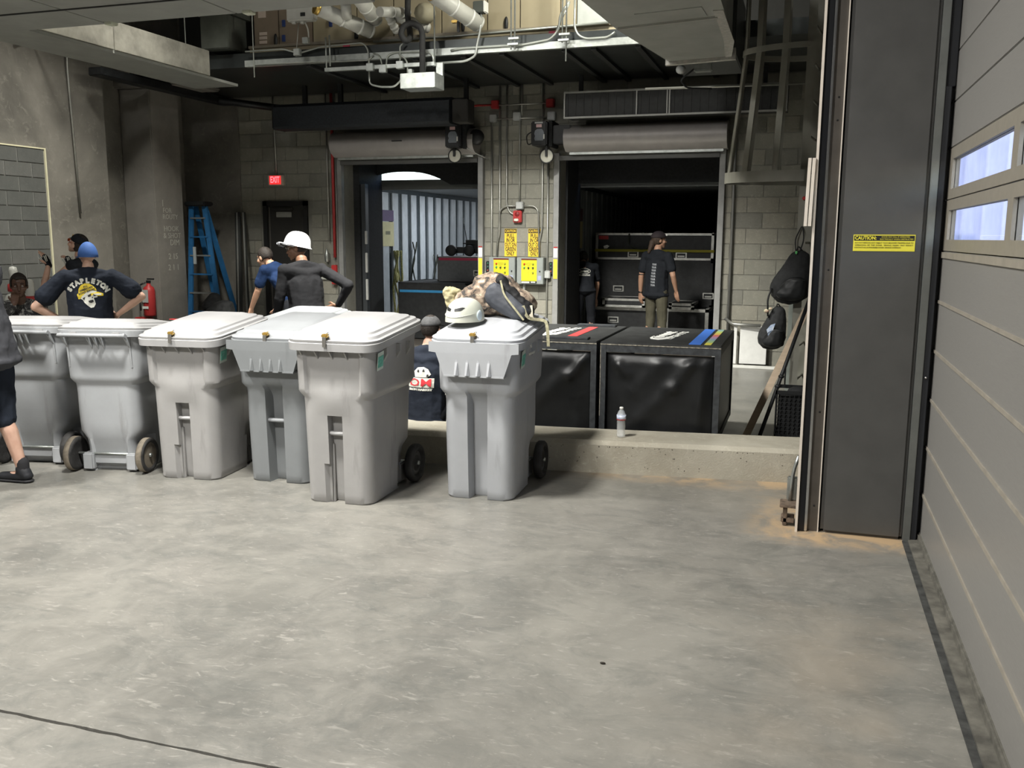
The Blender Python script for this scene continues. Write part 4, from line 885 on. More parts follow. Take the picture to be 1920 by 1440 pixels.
for k in range(2):
    b = BM(); px0 = (1519, 1508)[0] if k == 0 else 1527
    p0, p1 = at(px0, 296, 1, 5.25), at(px0-9.5, 424, 1, 5.25)
    prism(b, [p0+Vector((-.0085, 0, 0)), p0+Vector((.0085, 0, 0)), p1+Vector((.0085, 0, 0)), p1+Vector((-.0085, 0, 0))], (0, .02, 0)); obj('strip', b, cr_, ph)
tag(obj('red_button', lathe(BM(), [(0, -.02), (.016, -.02), (.018, 0), (.012, .01), (.012, .03)], 14, Matrix.Translation(at(1508, 372, 1, 8.78)) @ Matrix.Rotation(PI/2, 4, 'X')), M('bright_red', (.6, .03, .03), .4)), 'small red knob left of the pale plastic strips', 'button')
fb = thing('track_foot', 'rusty bracket and bent silver tube at the foot of the door guide', 'bracket', (.0, 5.4, 0))
obj('bent_tube', tube(BM(), bend([at(1498, 855, 1, 5.45), at(1487, 885, 1, 5.45), at(1481, 940, 1, 5.45)], .06), .011, 10), galv, fb)
rust = M('rusty_steel', (.16, .12, .09), .7, .4, ns=30, na=.5, bump=.3)
obj('bracket', join(bx(-.055, .02, 5.36, 5.46, .02, .05, .004), join(bx(-.045, -.02, 5.36, 5.40, .0, .12, .004), bx(-.065, .03, 5.34, 5.48, .115, .13, .003))), rust, fb)
obj('pad', bx(-.03, .03, 5.46, 5.50, .13, .27, .005), galv, fb)
# track right of the column
rt_ = thing('door_guide_track', 'galvanised guide angle between the steel column and the sectional door', 'door track', (.65, 5.3, 0))
obj('angle', bx(.602, .640, 5.28, 5.34, 0, 6.3, .003), M('track_galv', (.22, .23, .22), .38, .7, ns=4, na=.15), rt_)
obj('channel', bx(.640, .672, 5.29, 5.36, 0, 2.45, .003), M('channel_dark2', (.035, .037, .042), .45, .4), rt_)
obj('channel', bx(.645, .690, 5.31, 5.36, 2.45, 6.3, .003), M('channel_dark2', (.035, .037, .042), .45, .4), rt_)
obj('light_leak_filler', bx(.66, .722, 5.343, 5.43, 0, 6.3), black, rt_)  # added black filler closing a light leak between track and door
obj('track_bolt', ell(BM(), (.655, 5.285, .93), (.008, .008, .008), sub=1), chrome, rt_)
# sectional overhead door
dp1 = M('door_panel_paint', (.235, .228, .215), .38, .15, ns=120, na=.05, bump=.05, bs=300, stretch=(1, .15, 2))
dpf = M('door_frame_alu', (.30, .275, .23), .42, .3, ns=20, na=.06); rib_m = M('door_rib', (.34, .31, .26), .45, .3, ns=9, na=.12)
D = thing('door_4', 'large grey sectional overhead door with two rows of windows', 'door', (.72, 1.6, 0), kind='structure')
zs = [0.045, .268, .536, .804, 1.072, 1.34, 1.608, 1.874, 2.14, 2.375, 2.63, 2.90, 3.17, 3.44, 3.71, 3.98, 4.25, 4.52, 4.79, 5.06]
Y0d, Y1d = -2.3, 5.34
glass = M('acrylic_pane', (.93, .94, 1), .03, trans=1, ior=1.05)
for i, (a, b_) in enumerate(zip(zs, zs[1:])):
    if i in (6, 7):
        f = BM(); wz0, wz1 = (1.668, 1.818) if i == 6 else (1.926, 2.078)
        box(f, .694, .735, Y0d, Y1d, a+.003, wz0); box(f, .694, .735, Y0d, Y1d, wz1, b_-.003)
        ym = Y1d-.115; box(f, .694, .735, ym, Y1d, wz0, wz1); k = 0
        while ym > Y0d:
            y0_ = ym-1.46; box(f, .694, .735, max(y0_-.10, Y0d), y0_, wz0, wz1)
            obj('window_pane', bx(.708, .716, max(y0_, Y0d), ym, wz0, wz1), glass, D); ym = y0_-.10
        obj('window_section', f, dpf, D, label='window row of the door')
    else:
        obj('door_panel', bx(.694, .735, Y0d, Y1d, a+.002, b_-.002, .003), dp1, D)
        if 1 <= i <= 5: obj('seam_rib', bx(.688, .694, Y0d, Y1d, a-.008, a+.008), rib_m, D)
        if i == 5: obj('seam_rib', bx(.686, .694, Y0d, Y1d, b_-.035, b_-.005), rib_m, D)
obj('seam_backing', bx(.715, .73, Y0d, Y1d, .02, 1.66), black, D)
obj('seam_backing', bx(.715, .73, Y0d, Y1d, 2.085, 5.06), black, D)
obj('bottom_seal', join(bx(.68, .735, Y0d, Y1d, .0, .05, .008), bx(.63, .69, Y0d, Y1d, .0, .014)), M('seal_grimy', (.10, .095, .08), .8, ns=12, na=.4), D)
tag(obj('threshold_strip', bx(.60, .64, Y0d, 5.28, .0, .004), M('threshold_dirt', (.035, .036, .034), .9, ns=14, na=.5)), 'dark dirty strip on the floor along the sectional door', 'strip')
for z_ in zs[1:10]: obj('seam_hinge', ell(BM(), (.687, 5.332, z_), (.008, .006, .01), sub=1), black, D)
# outside the door: pale trailer side and ground seen through the panes
o_ = thing('parked_trailer', 'pale ribbed trailer end seen through the door windows', 'trailer', (5, 16, 0))
obj('side', bx(1.3, 9, 16, 16.2, .9, 4.2), M('outside_white', (.56, .60, .84), .6, ns=2, na=.05), o_)
for k in range(26): obj('side_rib', bx(1.45+k*.29, 1.468+k*.29, 15.97, 16.0, .9, 4.2), M('outside_rib', (.85, .87, .95), .5), o_)
obj('under_rail', bx(1.3, 9, 15.95, 16.2, .75, .9), M('outside_rail', (.30, .31, .38), .5), o_)
tag(obj('yard_ground', bx(1.0, 30, -20, 60, -.2, -.05), M('asphalt', (.3, .3, .32), .9, ns=3)), 'yard ground outside the overhead door', 'ground', kind='structure')
# ================================================================== WHEELED BINS
def plastic(name, c, sc, dark):
    m_ = M(name, c, .42, ns=3.2, na=.07, bump=.04, bs=180, spec=.4)
    nt = m_.node_tree; N = nt.nodes; L = nt.links; b = N['Principled BSDF']
    src = b.inputs['Base Color'].links[0].from_socket
    tc = [n for n in N if n.type == 'TEX_COORD'][0]
    mp = N.new('ShaderNodeMapping'); mp.inputs['Scale'].default_value = (9, 9, 1.4); L.new(tc.outputs['Object'], mp.inputs[0])
    n = N.new('ShaderNodeTexNoise'); n.inputs['Scale'].default_value = sc; n.inputs['Detail'].default_value = 6; n.inputs['Roughness'].default_value = .7; L.new(mp.outputs[0], n.inputs['Vector'])
    r = N.new('ShaderNodeValToRGB'); L.new(n.outputs[0], r.inputs[0]); r.color_ramp.elements[0].position = .60; r.color_ramp.elements[1].position = .78; r.color_ramp.elements[1].color = (.5, .5, .5, 1); r.color_ramp.elements[0].color = (0, 0, 0, 1)
    x = N.new('ShaderNodeMixRGB'); L.new(r.outputs[0], x.inputs[0]); L.new(src, x.inputs[1]); x.inputs[2].default_value = (*dark, 1); L.new(x.outputs[0], b.inputs['Base Color'])
    return m_
pA = plastic('bin_plastic_warm', (.31, .303, .295), .8, (.15, .145, .14))
pB = plastic('bin_plastic_light', (.37, .38, .395), .8, (.19, .19, .19))
pC = plastic('bin_plastic_dark', (.19, .20, .205), 1.1, (.12, .125, .13))
pD = plastic('bin_plastic_worn', (.33, .34, .35), .9, (.17, .165, .155))
lidA = plastic('bin_lid_pale', (.345, .342, .34), .5, (.36, .35, .34)); lidC = plastic('bin_lid_grey', (.28, .29, .30), .5, (.24, .24, .24))
hubm = M('wheel_hub', (.05, .05, .05), .4, .3, ns=10, na=.4); tyre = M('bin_tyre', (.028, .027, .026), .75, ns=14, na=.5, bump=.2); tyre_d = M('bin_tyre_dusty', (.17, .145, .11), .85, ns=7, na=.5, bump=.2)
WB, DB, WT, DT, HR = .45, .56, .56, .68, 1.00
def rim_z(y, z): return z*(1+.075*max(0, min(1, (y+.36)/.72))*(z/HR)**4) if z > .55 else z
def sm(a, b_, x):
    t = max(0, min(1, (x-a)/(b_-a))); return t*t*(3-2*t)
def body(kind, rear_view=False):
    """plan outline walked front-right-back-left; kind A: pocket with grab bar, B: full height groove and shoulders"""
    fx = [-1, -.9, -.75, -.55, -.42, -.335, -.315, -.30, -.29, -.2, -.1, 0, .1, .2, .29, .30, .315, .335, .42, .55, .75, .9, 1]
    cs = 7
    zs_ = [0, .012, .06, .12, .19, .245, .25, .31, .37, .43, .47, .475, .50, .551, .556, .60, .63, .66, .68, .70, .72, .76, .80, .86, .92, .96, .985, HR]
    bm = BM(); rings = []
    for z in zs_:
        t = z/HR
        sh = sm(.655, .70, z)                       # shoulders step out
        w_ = (WB+(WT-.075-WB)*t)+.055*sh; d = (DB+(DT-.05-DB)*t)+.03*sh
        if z < .012: w_ -= .012; d -= .012
        R_ = .075; hx, hy = w_/2, d/2; yc = .0+.01*t
        pts = []
        for f in fx:                                  # front, left to right
            x = f*(hx-R_); y = -hy
            if kind == 'A':
                inn = abs(f) < .31 and z < .556
                lowwide = (-.42-.01 < f < .31) and z < .247
                if inn or lowwide: y += .055 if inn else .022
                y += .015*sh*(abs(f) < .95)-.014*sm(.50, .66, z)*(1-abs(f)**2)*(1-sm(.66, .80, z))
            elif kind in 'BC':
                gr = 1-sm(.58, .74, z); wdt = .34
                if abs(f) < wdt: y += .075*gr
                y += 0
            elif kind == 'R':
                if z < .125 and abs(f) < .56: y += .05
                y += .03*(1-sm(.0, .25, abs(f)))*0
            pts.append((x, y))
        for k in range(1, cs): a = -PI/2+PI/2*k/cs; pts.append((hx-R_+R_*math.cos(a), -hy+R_+R_*math.sin(a)))
        for f in [-1+2*k/10 for k in range(11)]: pts.append((hx, f*(hy-R_)))
        for k in range(1, cs): a = PI/2*k/cs; pts.append((hx-R_+R_*math.cos(a), hy-R_+R_*math.sin(a)))
        for f in [1-2*k/8 for k in range(9)]:
            y = hy
            if z < .30: y -= .05*(1-z/.30)
            pts.append((f*(hx-R_), y))
        for k in range(1, cs): a = PI/2+PI/2*k/cs; pts.append((-hx+R_+R_*math.cos(a), hy-R_+R_*math.sin(a)))
        for f in [1-2*k/10 for k in range(11)]: pts.append((-hx, f*(hy-R_)))
        for k in range(1, cs): a = PI+PI/2*k/cs; pts.append((-hx+R_+R_*math.cos(a), -hy+R_+R_*math.sin(a)))
        out = []
        for x, y in pts:
            # wheel arches at the rear bottom corners
            if z < .32 and y > .12 and abs(x) > hx*.55: x *= 1-.22*(1-sm(.22, .32, z))
            if kind in 'BCR' and not (kind == 'A'):   # scooped lower sides under the shoulders
                q = math.exp(-((z-.60)/.10)**2)*.5
                x *= 1-.05*q
            out.append(bm.verts.new((x, y+yc, rim_z(y, z))))
        rings.append(out)
    n = len(rings[0])
    for a, b_ in zip(rings, rings[1:]):
        for k in range(n):
            f = bm.faces.new((a[k], a[(k+1) % n], b_[(k+1) % n], b_[k])); f.smooth = True
    bm.faces.new(rings[0][::-1]); bm.faces.new(rings[-1])
    return bm
def rrect(hx, hy, R_, cs=6):
    pts = []
    for cx, cy, a0 in ((hx-R_, -hy+R_, -PI/2), (hx-R_, hy-R_, 0), (-hx+R_, hy-R_, PI/2), (-hx+R_, -hy+R_, PI)):
        for k in range(cs+1): a = a0+PI/2*k/cs; pts.append((cx+R_*math.cos(a), cy+R_*math.sin(a)))
    return pts
def loft(secs, tilt=True, yc=0, bm=None):
    "secs: (hx, hy, R, z[, yoff])"
    bm = bm or BM(); rings = []
    for s in secs:
        hx, hy, R_, z = s[:4]; yo = s[4] if len(s) > 4 else 0
        rings.append([bm.verts.new((x, y+yc+yo, (z+.075*max(0, min(1, (y+yo+.36)/.72))) if tilt else z)) for x, y in rrect(hx, hy, R_)])
    n = len(rings[0])
    for a, b_ in zip(rings, rings[1:]):
        for k in range(n): bm.faces.new((a[k], a[(k+1) % n], b_[(k+1) % n], b_[k]))
    bm.faces.new(rings[0][::-1]); bm.faces.new(rings[-1]); return bm
SB = Matrix.Diagonal((1, 1.16, 1.02, 1))
def bobj(name, bm, mat, parent, local=True, **k):
    bm.transform(SB); return obj(name, bm, mat, parent, True, **k)
def make_bin(label, loc, rz, kind, pm, lm, group=None, bar=True, latch=True, sticker=True, dusty=False, tilt=0, scale=1, spoked=False, print_=False):
    t = thing('wheeled_bin', label, 'bin', loc, rz, group)
    k = 'A' if kind == 'A' else ('R' if kind == 'R' else 'B')
    shell = body(k)
    smooth_by_angle(shell, .55)
    o = bobj('body', shell, pm, t, True)
    # rim band
    rimb = loft([(WT/2-.005, DT/2-.01, .08, .955), (WT/2+.025, DT/2+.02, .09, .958), (WT/2+.028, DT/2+.022, .09, 1.003), (WT/2+.018, DT/2+.012, .085, 1.01)], yc=.01)
    smooth_by_angle(rimb, .5); bobj('rim', rimb, lm if kind == 'A' else pm, t, True)
    lid = loft([(WT/2+.022, DT/2+.018, .09, 1.008), (WT/2+.024, DT/2+.020, .09, 1.022), (WT/2+.006, DT/2+.002, .085, 1.028), (WT/2-.002, DT/2-.008, .08, 1.044), (WT/2-.03, DT/2-.035, .075, 1.050), (WT/2-.036, DT/2-.045, .07, 1.062), (WT/2-.065, DT/2-.075, .06, 1.067), (WT/2-.095, DT/2-.17, .05, 1.083, .06), (WT/2-.105, DT/2-.18, .05, 1.085, .06)], yc=.01)
    smooth_by_angle(lid, .5); L_ = bobj('lid', lid, lm, t, True)
    # gussets under the rim
    if kind in ('A',):
        for x_ in (-.20, -.10, 0, .10, .20):
            b = BM(); prism(b, [(x_-.004, -.345, .955), (x_-.004, -.30, .955), (x_-.004, -.30, .90)], (.008, 0, 0)); bobj('gusset', b, pm, t, True)
    for y_ in (-.16, .02, .16):
        b = BM(); prism(b, [(.262, y_-.012, .97), (.295, y_-.012, .97), (.295, y_-.012, .93), (.262, y_-.012, .87)], (0, .024, 0)); bobj('gusset', b, pm, t, True)
    if kind in 'BC':
        # flared front apron with ribs
        z1, z0 = .975, .80
        b = BM(); yf, yo = -.370, -.352
        prism(b, [(-.29, yf, z1+.03), (.29, yf, z1+.03), (.29, yf, z1-.03), (.245, yf, z1-.035), (.195, yf+.004, z0), (-.195, yf+.004, z0), (-.245, yf, z1-.035), (-.29, yf, z1-.03)], (0, .012, 0))
        bobj('front_apron', b, pm, t, True)
        b = BM(); prism(b, [(-.235, yf, .95), (-.19, yf+.004, z0), (-.19, -.25, z0+.03), (-.235, -.25, .95)], (.008, 0, 0)); prism(b, [(.235, yf, .95), (.19, yf+.004, z0), (.19, -.25, z0+.03), (.235, -.25, .95)], (-.008, 0, 0)); box(b, -.195, .195, yf+.002, -.25, z0-.006, z0+.004)
        bobj('apron_return', b, pm, t, True)
        for x_ in (-.11, -.04, .03, .10):
            b = BM(); prism(b, [(x_-.016, yf, z0+.002), (x_-.008, yf, z0+.085), (x_, yf, z0+.10), (x_+.008, yf, z0+.085), (x_+.016, yf, z0+.002), (x_, yf-.014, z0+.004)], (0, .003, 0)); bobj('apron_rib', b, lm if kind == 'B' else pm, t, True)
    if kind == 'A' or (kind == 'C' and bar):
        bobj('grab_bar', tube(BM(), [(-.072, -.262, .44), (.072, -.262, .44)], .0145, 10), lm, t, True)
        if kind == 'A':
            bobj('pocket_rib', bx(-.048, -.036, -.25, -.232, .0, .37, .003), pm, t, True)
    # rear handle
    ys = .405
    hb = bobj('rear_handle', tube(BM(), [(-.24, ys, 1.045), (.24, ys, 1.045)], .014, 12), pm if kind != 'R' else pD, t, True)
    for x_ in (-.235, -.215, .215, .235): pass
    for x_ in (-.225, .225):
        b = BM(); prism(b, [(x_-.006, ys+.012, 1.05), (x_-.006, ys-.012, 1.06), (x_-.006, .30, 1.0), (x_-.006, .30, .80), (x_-.006, .325, .80), (x_-.006, .338, .95)], (.012, 0, 0)); bobj('handle_bracket', b, pm, t, True)
    for x_ in (-.045, 0, .045):
        b = BM(); prism(b, [(x_-.004, ys+.005, 1.04), (x_-.004, .31, 1.03), (x_-.004, .31, .90)], (.008, 0, 0)); bobj('handle_rib', b, pm, t, True)
    for x_ in (-.19, .12):
        bobj('hinge_lug', bx(x_, x_+.07, .30, .375, 1.03, 1.075, .01), lm, t, True)
    # rear axle block and wheels
    b = BM(); box(b, -.20, .20, .20, .27, .05, .13, .01); box(b, -.20, -.12, .18, .30, .012, .14, .01); box(b, .12, .20, .18, .30, .012, .14, .01)
    if kind == 'R': bobj('axle_block', b, pm, t, True)
    else: bobj('axle_block', b, pm, t, True)
    bobj('axle', tube(BM(), [(-.27, .27, .132), (.27, .27, .132)], .010, 8), galv, t, True)
    for s in (-1, 1):
        mt4 = Matrix.Translation((s*.265, .27*1.16, .132)) @ Matrix.Rotation(s*PI/2, 4, 'Y')
        prof = [(.0, -.022), (.088, -.024), (.098, -.028), (.122, -.028), (.131, -.018), (.132, 0), (.131, .018), (.122, .028), (.100, .028), (.096, .016), (.088, .012), (.088, .010)]
        wh = obj('wheel', lathe(BM(), prof, 36, mt4), tyre, t, True)
        if dusty: obj('dusty_tread', lathe(BM(), [(.1322, -.020), (.1332, 0), (.1322, .020)], 36, mt4), tyre_d, wh, True, fix=False)
        if spoked:
            b = BM()
            for q in range(10): box(b, -.006, .006, .02, .09, -.004, .018, 0, mt4 @ Matrix.Rotation(2*PI*q/10, 4, 'Z'))
            obj('spokes', b, hubm, wh, True)
        else: obj('hub_disc', lathe(BM(), [(0, .020), (.014, .020), (.018, .010), (.05, .006), (.062, .014), (.078, .012), (.088, .006)], 28, mt4), hubm, wh, True)
        obj('hub_cap', lathe(BM(), [(0, .034), (.012, .034), (.016, .028), (.016, .008)], 14, mt4), galv if not spoked else hubm, wh, True)
    if latch:
        lx = (-.02 if kind == 'A' else -.01); yl_ = -.345
        l_ = bobj('padlock', bx(lx-.022, lx+.016, yl_-.012, yl_+.022, 1.040, 1.062, .005), brass, t, True)
        bobj('shackle', tube(BM(), bend([(lx+.012, yl_, 1.05), (lx+.024, yl_, 1.062), (lx+.020, yl_+.006, 1.072), (lx+.004, yl_+.004, 1.06)], .006), .003, 6), chrome, l_, True)
        bobj('hasp', bx(lx-.010, lx+.012, yl_-.020, yl_-.014, .985, 1.045), M('hasp_steel', (.22, .21, .19), .4, .6), t, True)
    if sticker:
        # teal route sticker on the right side near the front
        sx = .2885 if False else .278
        b = BM(); prism(b, [(sx+.0035, -.262, .945), (sx+.0035, -.185, .955), (sx-.004, -.185, .845), (sx-.004, -.262, .838)], (.001, 0, 0)); s_ = bobj('sticker', b, M('sticker_white', (.55, .62, .56), .5), t, True)
        b = BM(); prism(b, [(sx+.0035, -.255, .922), (sx+.0035, -.192, .930), (sx-.002, -.192, .862), (sx-.002, -.255, .856)], (.0025, 0, 0)); bobj('sticker_patch', b, M('sticker_teal', (.13, .42, .33), .5, ns=60, na=.3), s_, True)
    if print_:
        for k, (a, s2) in enumerate((('96', .03), ('TOP 4 100092', .022))):
            mt_ = Matrix.Translation((.2835, -.07+.02*k, .955-.045*k)) @ Matrix.Rotation(PI/2, 4, 'Z') @ Matrix.Rotation(PI/2, 4, 'X')
            bobj('moulded_print', text_bm(a, s2, mt_, depth=.003), whitep, t, True)
    return t
R_ = math.radians
b5 = make_bin('big warm grey bin with a grab bar pocket and gold padlock, front of the row', (-2.74, 5.24, 0), R_(2), 'A', pA, lidA)
b6 = make_bin('pale grey bin with a ribbed front apron carrying the white helmet, rightmost of the row', (-1.94, 5.61, 0), R_(3), 'B', pB, plastic('bin_lid_white', (.415, .425, .445), .5, (.48, .47, .46)), print_=True)
b3 = make_bin('warm grey bin with a grab bar pocket beside the dark bin, left of it', (-4.03, 5.42, 0), R_(6), 'A', pA, lidA)
b4 = make_bin('darker scuffed grey bin with ribbed apron and pale grab bar, between two warm grey bins', (-3.375, 5.55, 0), R_(3), 'C', pC, lidC, sticker=False)
b2 = make_bin('scuffed grey bin turned backwards showing its full handle and a dusty wheel', (-4.72, 5.42, 0), R_(193), 'R', pD, lidA, latch=False, sticker=False, dusty=True)
b1 = make_bin('scuffed grey bin turned backwards at the left end beside the person in shorts', (-5.38, 5.42, 0), R_(193), 'R', pD, lidA, latch=False, sticker=False, spoked=True)
b7 = make_bin('grey bin tucked behind the dark bin so that little but its lid shows', (-4.12, 6.88, 0), R_(4), 'A', pC, lidC, sticker=False)
b3.scale = (1, 1, .955); b7.scale = (1, 1, .90); b4.scale = (1, 1, .96); b2.scale = (1, 1, .93); b1.scale = (1, 1, .93)
tag(obj('red_tag', bx(-4.28, -4.20, 5.35, 5.38, 1.078, 1.083), redp), 'tiny red sticker lying on the lid of the fully seen backward bin', 'sticker')
# ================================================================== ON TOP OF THE PALE BIN
LT = 1.132
hm = M('helmet_white', (.55, .56, .48), .38, ns=9, na=.06, spec=.5)
hp = at(872, 604, 2, LT)
hz = LT+.0; hc = Vector((-2.06, 5.42, LT)); hr = R_(-14)
b = BM(); ring = []; NT, NP = 48, 20
Hm = Matrix.Translation(hc) @ Matrix.Rotation(hr, 4, 'Z')
for j in range(NP+1):
    ph_ = PI/2*j/NP*1.0; row = []
    for i in range(NT):
        th = 2*PI*i/NT; c, s = math.cos(th), math.sin(th)
        rr = math.sin(max(ph_, .001))**.82
        x = .112*rr*c; y = -.150*rr*s if False else .148*rr*s
        z = .150*math.cos(ph_)**.78 if ph_ < PI/2-.001 else 0
        if j > NP-5: x *= 1+.02*(j-NP+5)/5; 
        if j == NP: z = -.0+.012*max(0, s)  # rear lip raised
        # raised ridge above the brow
        row.append(b.verts.new((x, y, max(z, 0)+.004)))
    ring.append(row)
for a, b_ in zip(ring, ring[1:]):
    for k in range(NT):
        f = b.faces.new((a[k], a[(k+1) % NT], b_[(k+1) % NT], b_[k])); f.smooth = True
bmesh.ops.remove_doubles(b, verts=b.verts, dist=1e-4); b.transform(Hm)
he = thing('helmet', 'white climbing helmet with two dark slanted vents resting on the pale bin', 'helmet', tuple(hc), hr)
sh_ = obj('shell', b, hm, he)
tree = BVHTree.FromPolygons([v.co.copy() for v in sh_.data.vertices], [p.vertices[:] for p in sh_.data.polygons])
def decal(bm, o, mat, name, parent, direction, off=.003, cuts=2, label=None):
    "drops the vertices of a flat mesh (world coords) onto object o along direction"
    mw = wm(o); inv = mw.inverted(); tr = BVHTree.FromPolygons([v.co.copy() for v in o.data.vertices], [p.vertices[:] for p in o.data.polygons])
    d = Vector(direction).normalized(); dl_ = (inv.to_3x3() @ d).normalized()
    if cuts: bmesh.ops.subdivide_edges(bm, edges=[e for e in bm.edges if e.calc_length() > .02], cuts=cuts, use_grid_fill=True)
    for v in bm.verts:
        p = inv @ v.co; hit = tr.ray_cast(p-dl_*1.0, dl_)
        if hit[0]: v.co = mw @ (hit[0]-dl_*off)
    return obj(name, bm, mat, parent, fix=False, label=label)
fwd = Hm.to_3x3() @ Vector((0, -1, 0))
for s in (-1, 1):
    poly = [(s*.012, .090), (s*.055, .100), (s*.068, .096), (s*.052, .078), (s*.016, .074)]
    b = BM(); b.faces.new([b.verts.new(Hm @ Vector((x, -.3, z))) for x, z in poly]); bmesh.ops.subdivide_edges(b, edges=b.edges, cuts=3, use_grid_fill=True); bmesh.ops.triangulate(b, faces=b.faces)
    decal(b, sh_, black, 'vent', he, -fwd, .0025, 0)
rd = BM(); tube(rd, [Hm @ Vector((-.108+.216*k/16, -.1475*math.sqrt(max(0, 1-((-.108+.216*k/16)/.1135)**2)), .058-.022*(1-((k-8)/8)**2))) for k in range(17)], .0022, 6); obj('brow_ridge', rd, hm, he)
obj('ear_plate', ell(BM(), Hm @ Vector((.112, .0, .045)), (.008, .03, .035), Matrix.Rotation(hr, 3, 'Z')), M('helmet_bluish', (.5, .58, .62), .4), he)
# camouflage backpack slumped on the lid
def camo(name, cols, sc):
    mt = bpy.data.materials.new(name); mt.use_nodes = True; nt = mt.node_tree; N = nt.nodes; L = nt.links; b = N['Principled BSDF']
    tc = N.new('ShaderNodeTexCoord'); n = N.new('ShaderNodeTexNoise'); n.inputs['Scale'].default_value = sc; n.inputs['Detail'].default_value = 3; n.inputs['Distortion'].default_value = .8
    L.new(tc.outputs['Object'], n.inputs[0]); r = N.new('ShaderNodeValToRGB'); L.new(n.outputs[0], r.inputs[0]); r.color_ramp.interpolation = 'CONSTANT'
    e = r.color_ramp.elements; e[0].position = 0; e[0].color = (*cols[0], 1); e[1].position = .42; e[1].color = (*cols[1], 1)
    for p_, c_ in zip((.50, .56, .63), cols[2:]): q = e.new(p_); q.color = (*c_, 1)
    L.new(r.outputs[0], b.inputs['Base Color']); b.inputs['Roughness'].default_value = .9
    MATS[name] = mt; return mt
cam_t = camo('camo_tan', ((.05, .045, .04), (.16, .12, .09), (.28, .21, .155), (.34, .27, .20), (.55, .48, .36)), 17)
cloth_g = M('grey_nylon', (.055, .06, .072), .6, ns=9, na=.2, bump=.3, bs=30); webb = M('khaki_webbing', (.30, .28, .18), .85, ns=40, na=.3)
bp_ = thing('backpack', 'tan camouflage backpack slumped on the lid of the pale bin', 'backpack', (-1.95, 5.70, LT))
b = BM()
cap_(b, (-2.10, 5.66, LT+.12), (.12, .10, .11), (-1.92, 5.70, LT+.16), (.14, .12, .14))
cap_(b, (-1.95, 5.70, LT+.17), (.12, .12, .13), (-1.78, 5.72, LT+.09), (.10, .12, .10))
cap_(b, (-2.02, 5.70, LT+.24), (.09, .08, .06), (-1.94, 5.70, LT+.25), (.07, .08, .06))
bk = remesh(b, .007, 3, lambda p, n: .017*fbm(p, 8)+.004*fbm(p, 24))
for v in bk.verts:
    zm = LT+.024+(v.co.y-5.70)*.1
    if v.co.z < zm: v.co.z = zm+.0*v.co.x
obj('bag_body', bk, cam_t, bp_)
b = BM(); cap_(b, (-1.92, 5.60, LT+.16), (.07, .04, .09), (-1.76, 5.60, LT+.055), (.075, .05, .055)); bk = remesh(b, .007, 2, lambda p, n: .007*fbm(p, 9))
obj('grey_pocket', bk, cloth_g, bp_)
b = BM(); cap_(b, (-1.89, 5.64, LT+.25), (.035, .05, .045), (-1.70, 5.64, LT+.06), (.04, .05, .05)); bk = remesh(b, .007, 2, lambda p, n: .01*fbm(p, 18))
obj('black_flap', bk, M('black_nylon', (.012, .012, .013), .75, bump=.2, bs=30), bp_)
b = BM(); cap_(b, (-2.26, 5.62, LT+.17), (.035, .03, .045), (-2.22, 5.62, LT+.08), (.04, .03, .05)); cap_(b, (-2.26, 5.62, LT+.19), (.03, .03, .02), (-2.18, 5.64, LT+.17), (.03, .03, .02)); bk = remesh(b, .006, 1, lambda p, n: .015*fbm(p, 22))
obj('shoulder_strap', bk, M('strap_khaki', (.38, .34, .20), .85, ns=20, na=.3), bp_)
def strap_(pts, w_, name, par, mat=webb):
    b = BM(); pr = None; pts = bend(pts, .04, 4)
    for i, p in enumerate(pts):
        d = (pts[min(i+1, len(pts)-1)]-pts[max(i-1, 0)]).normalized(); side = d.cross(Vector((0, -1, .3))).normalized()*w_; th = side.cross(d).normalized()*.0025
        q = [b.verts.new(p+s*side+u*th) for s, u in ((-1, -1), (1, -1), (1, 1), (-1, 1))]
        if pr:
            for j in range(4): b.faces.new((pr[j], pr[(j+1) % 4], q[(j+1) % 4], q[j]))
        pr = q
    return obj(name, b, mat, par)
strap_([(-1.87, 5.57, LT+.26), (-1.84, 5.545, LT+.17), (-1.74, 5.53, LT+.06), (-1.70, 5.53, LT+.012)], .006, 'thin_strap', bp_)
strap_([(-1.72, 5.58, LT+.10), (-1.69, 5.57, LT+.02), (-1.63, 5.62, LT+.01), (-1.575, 5.62, LT+.005), (-1.558, 5.60, LT-.06), (-1.552, 5.60, LT-.16)], .010, 'loose_strap', bp_)
strap_([(-1.68, 5.62, LT+.10), (-1.67, 5.60, LT+.03), (-1.66, 5.60, LT+.01)], .012, 'loose_strap', bp_, M('strap_pale', (.5, .46, .36), .8))
# ================================================================== CURB TOP: WATER BOTTLE
bt = thing('water_bottle', 'clear plastic water bottle with a white cap standing on the curb', 'bottle', (-1.21, 6.37, .236))
gl = M('clear_plastic', (.75, .78, .78), .12, spec=.9); gl.node_tree.nodes['Principled BSDF'].inputs['Alpha'].default_value = .34

prof = [(0, .0), (.024, 0), (.031, .006), (.032, .02)]
for k in range(6): prof += [(.030, .03+k*.015), (.032, .037+k*.015)]
prof += [(.031, .125), (.033, .13), (.033, .165), (.031, .170), (.024, .188), (.014, .200), (.013, .205), (.013, .212)]
obj('bottle_body', lathe(BM(), prof, 24), gl, bt, True)

obj('bottle_cap', lathe(BM(), [(.0145, .203), (.0145, .219), (.012, .222), (0, .222)], 20), whitep, bt, True)
obj('bottle_label', lathe(BM(), [(.0338, .131), (.0338, .164)], 24), M('bottle_label', (.35, .42, .62), .4, ns=30, na=.5, col2=(.75, .78, .85)), bt, True, fix=False)
obj('label_band', lathe(BM(), [(.0342, .128), (.0342, .134)], 24), redp, bt, True, fix=False)
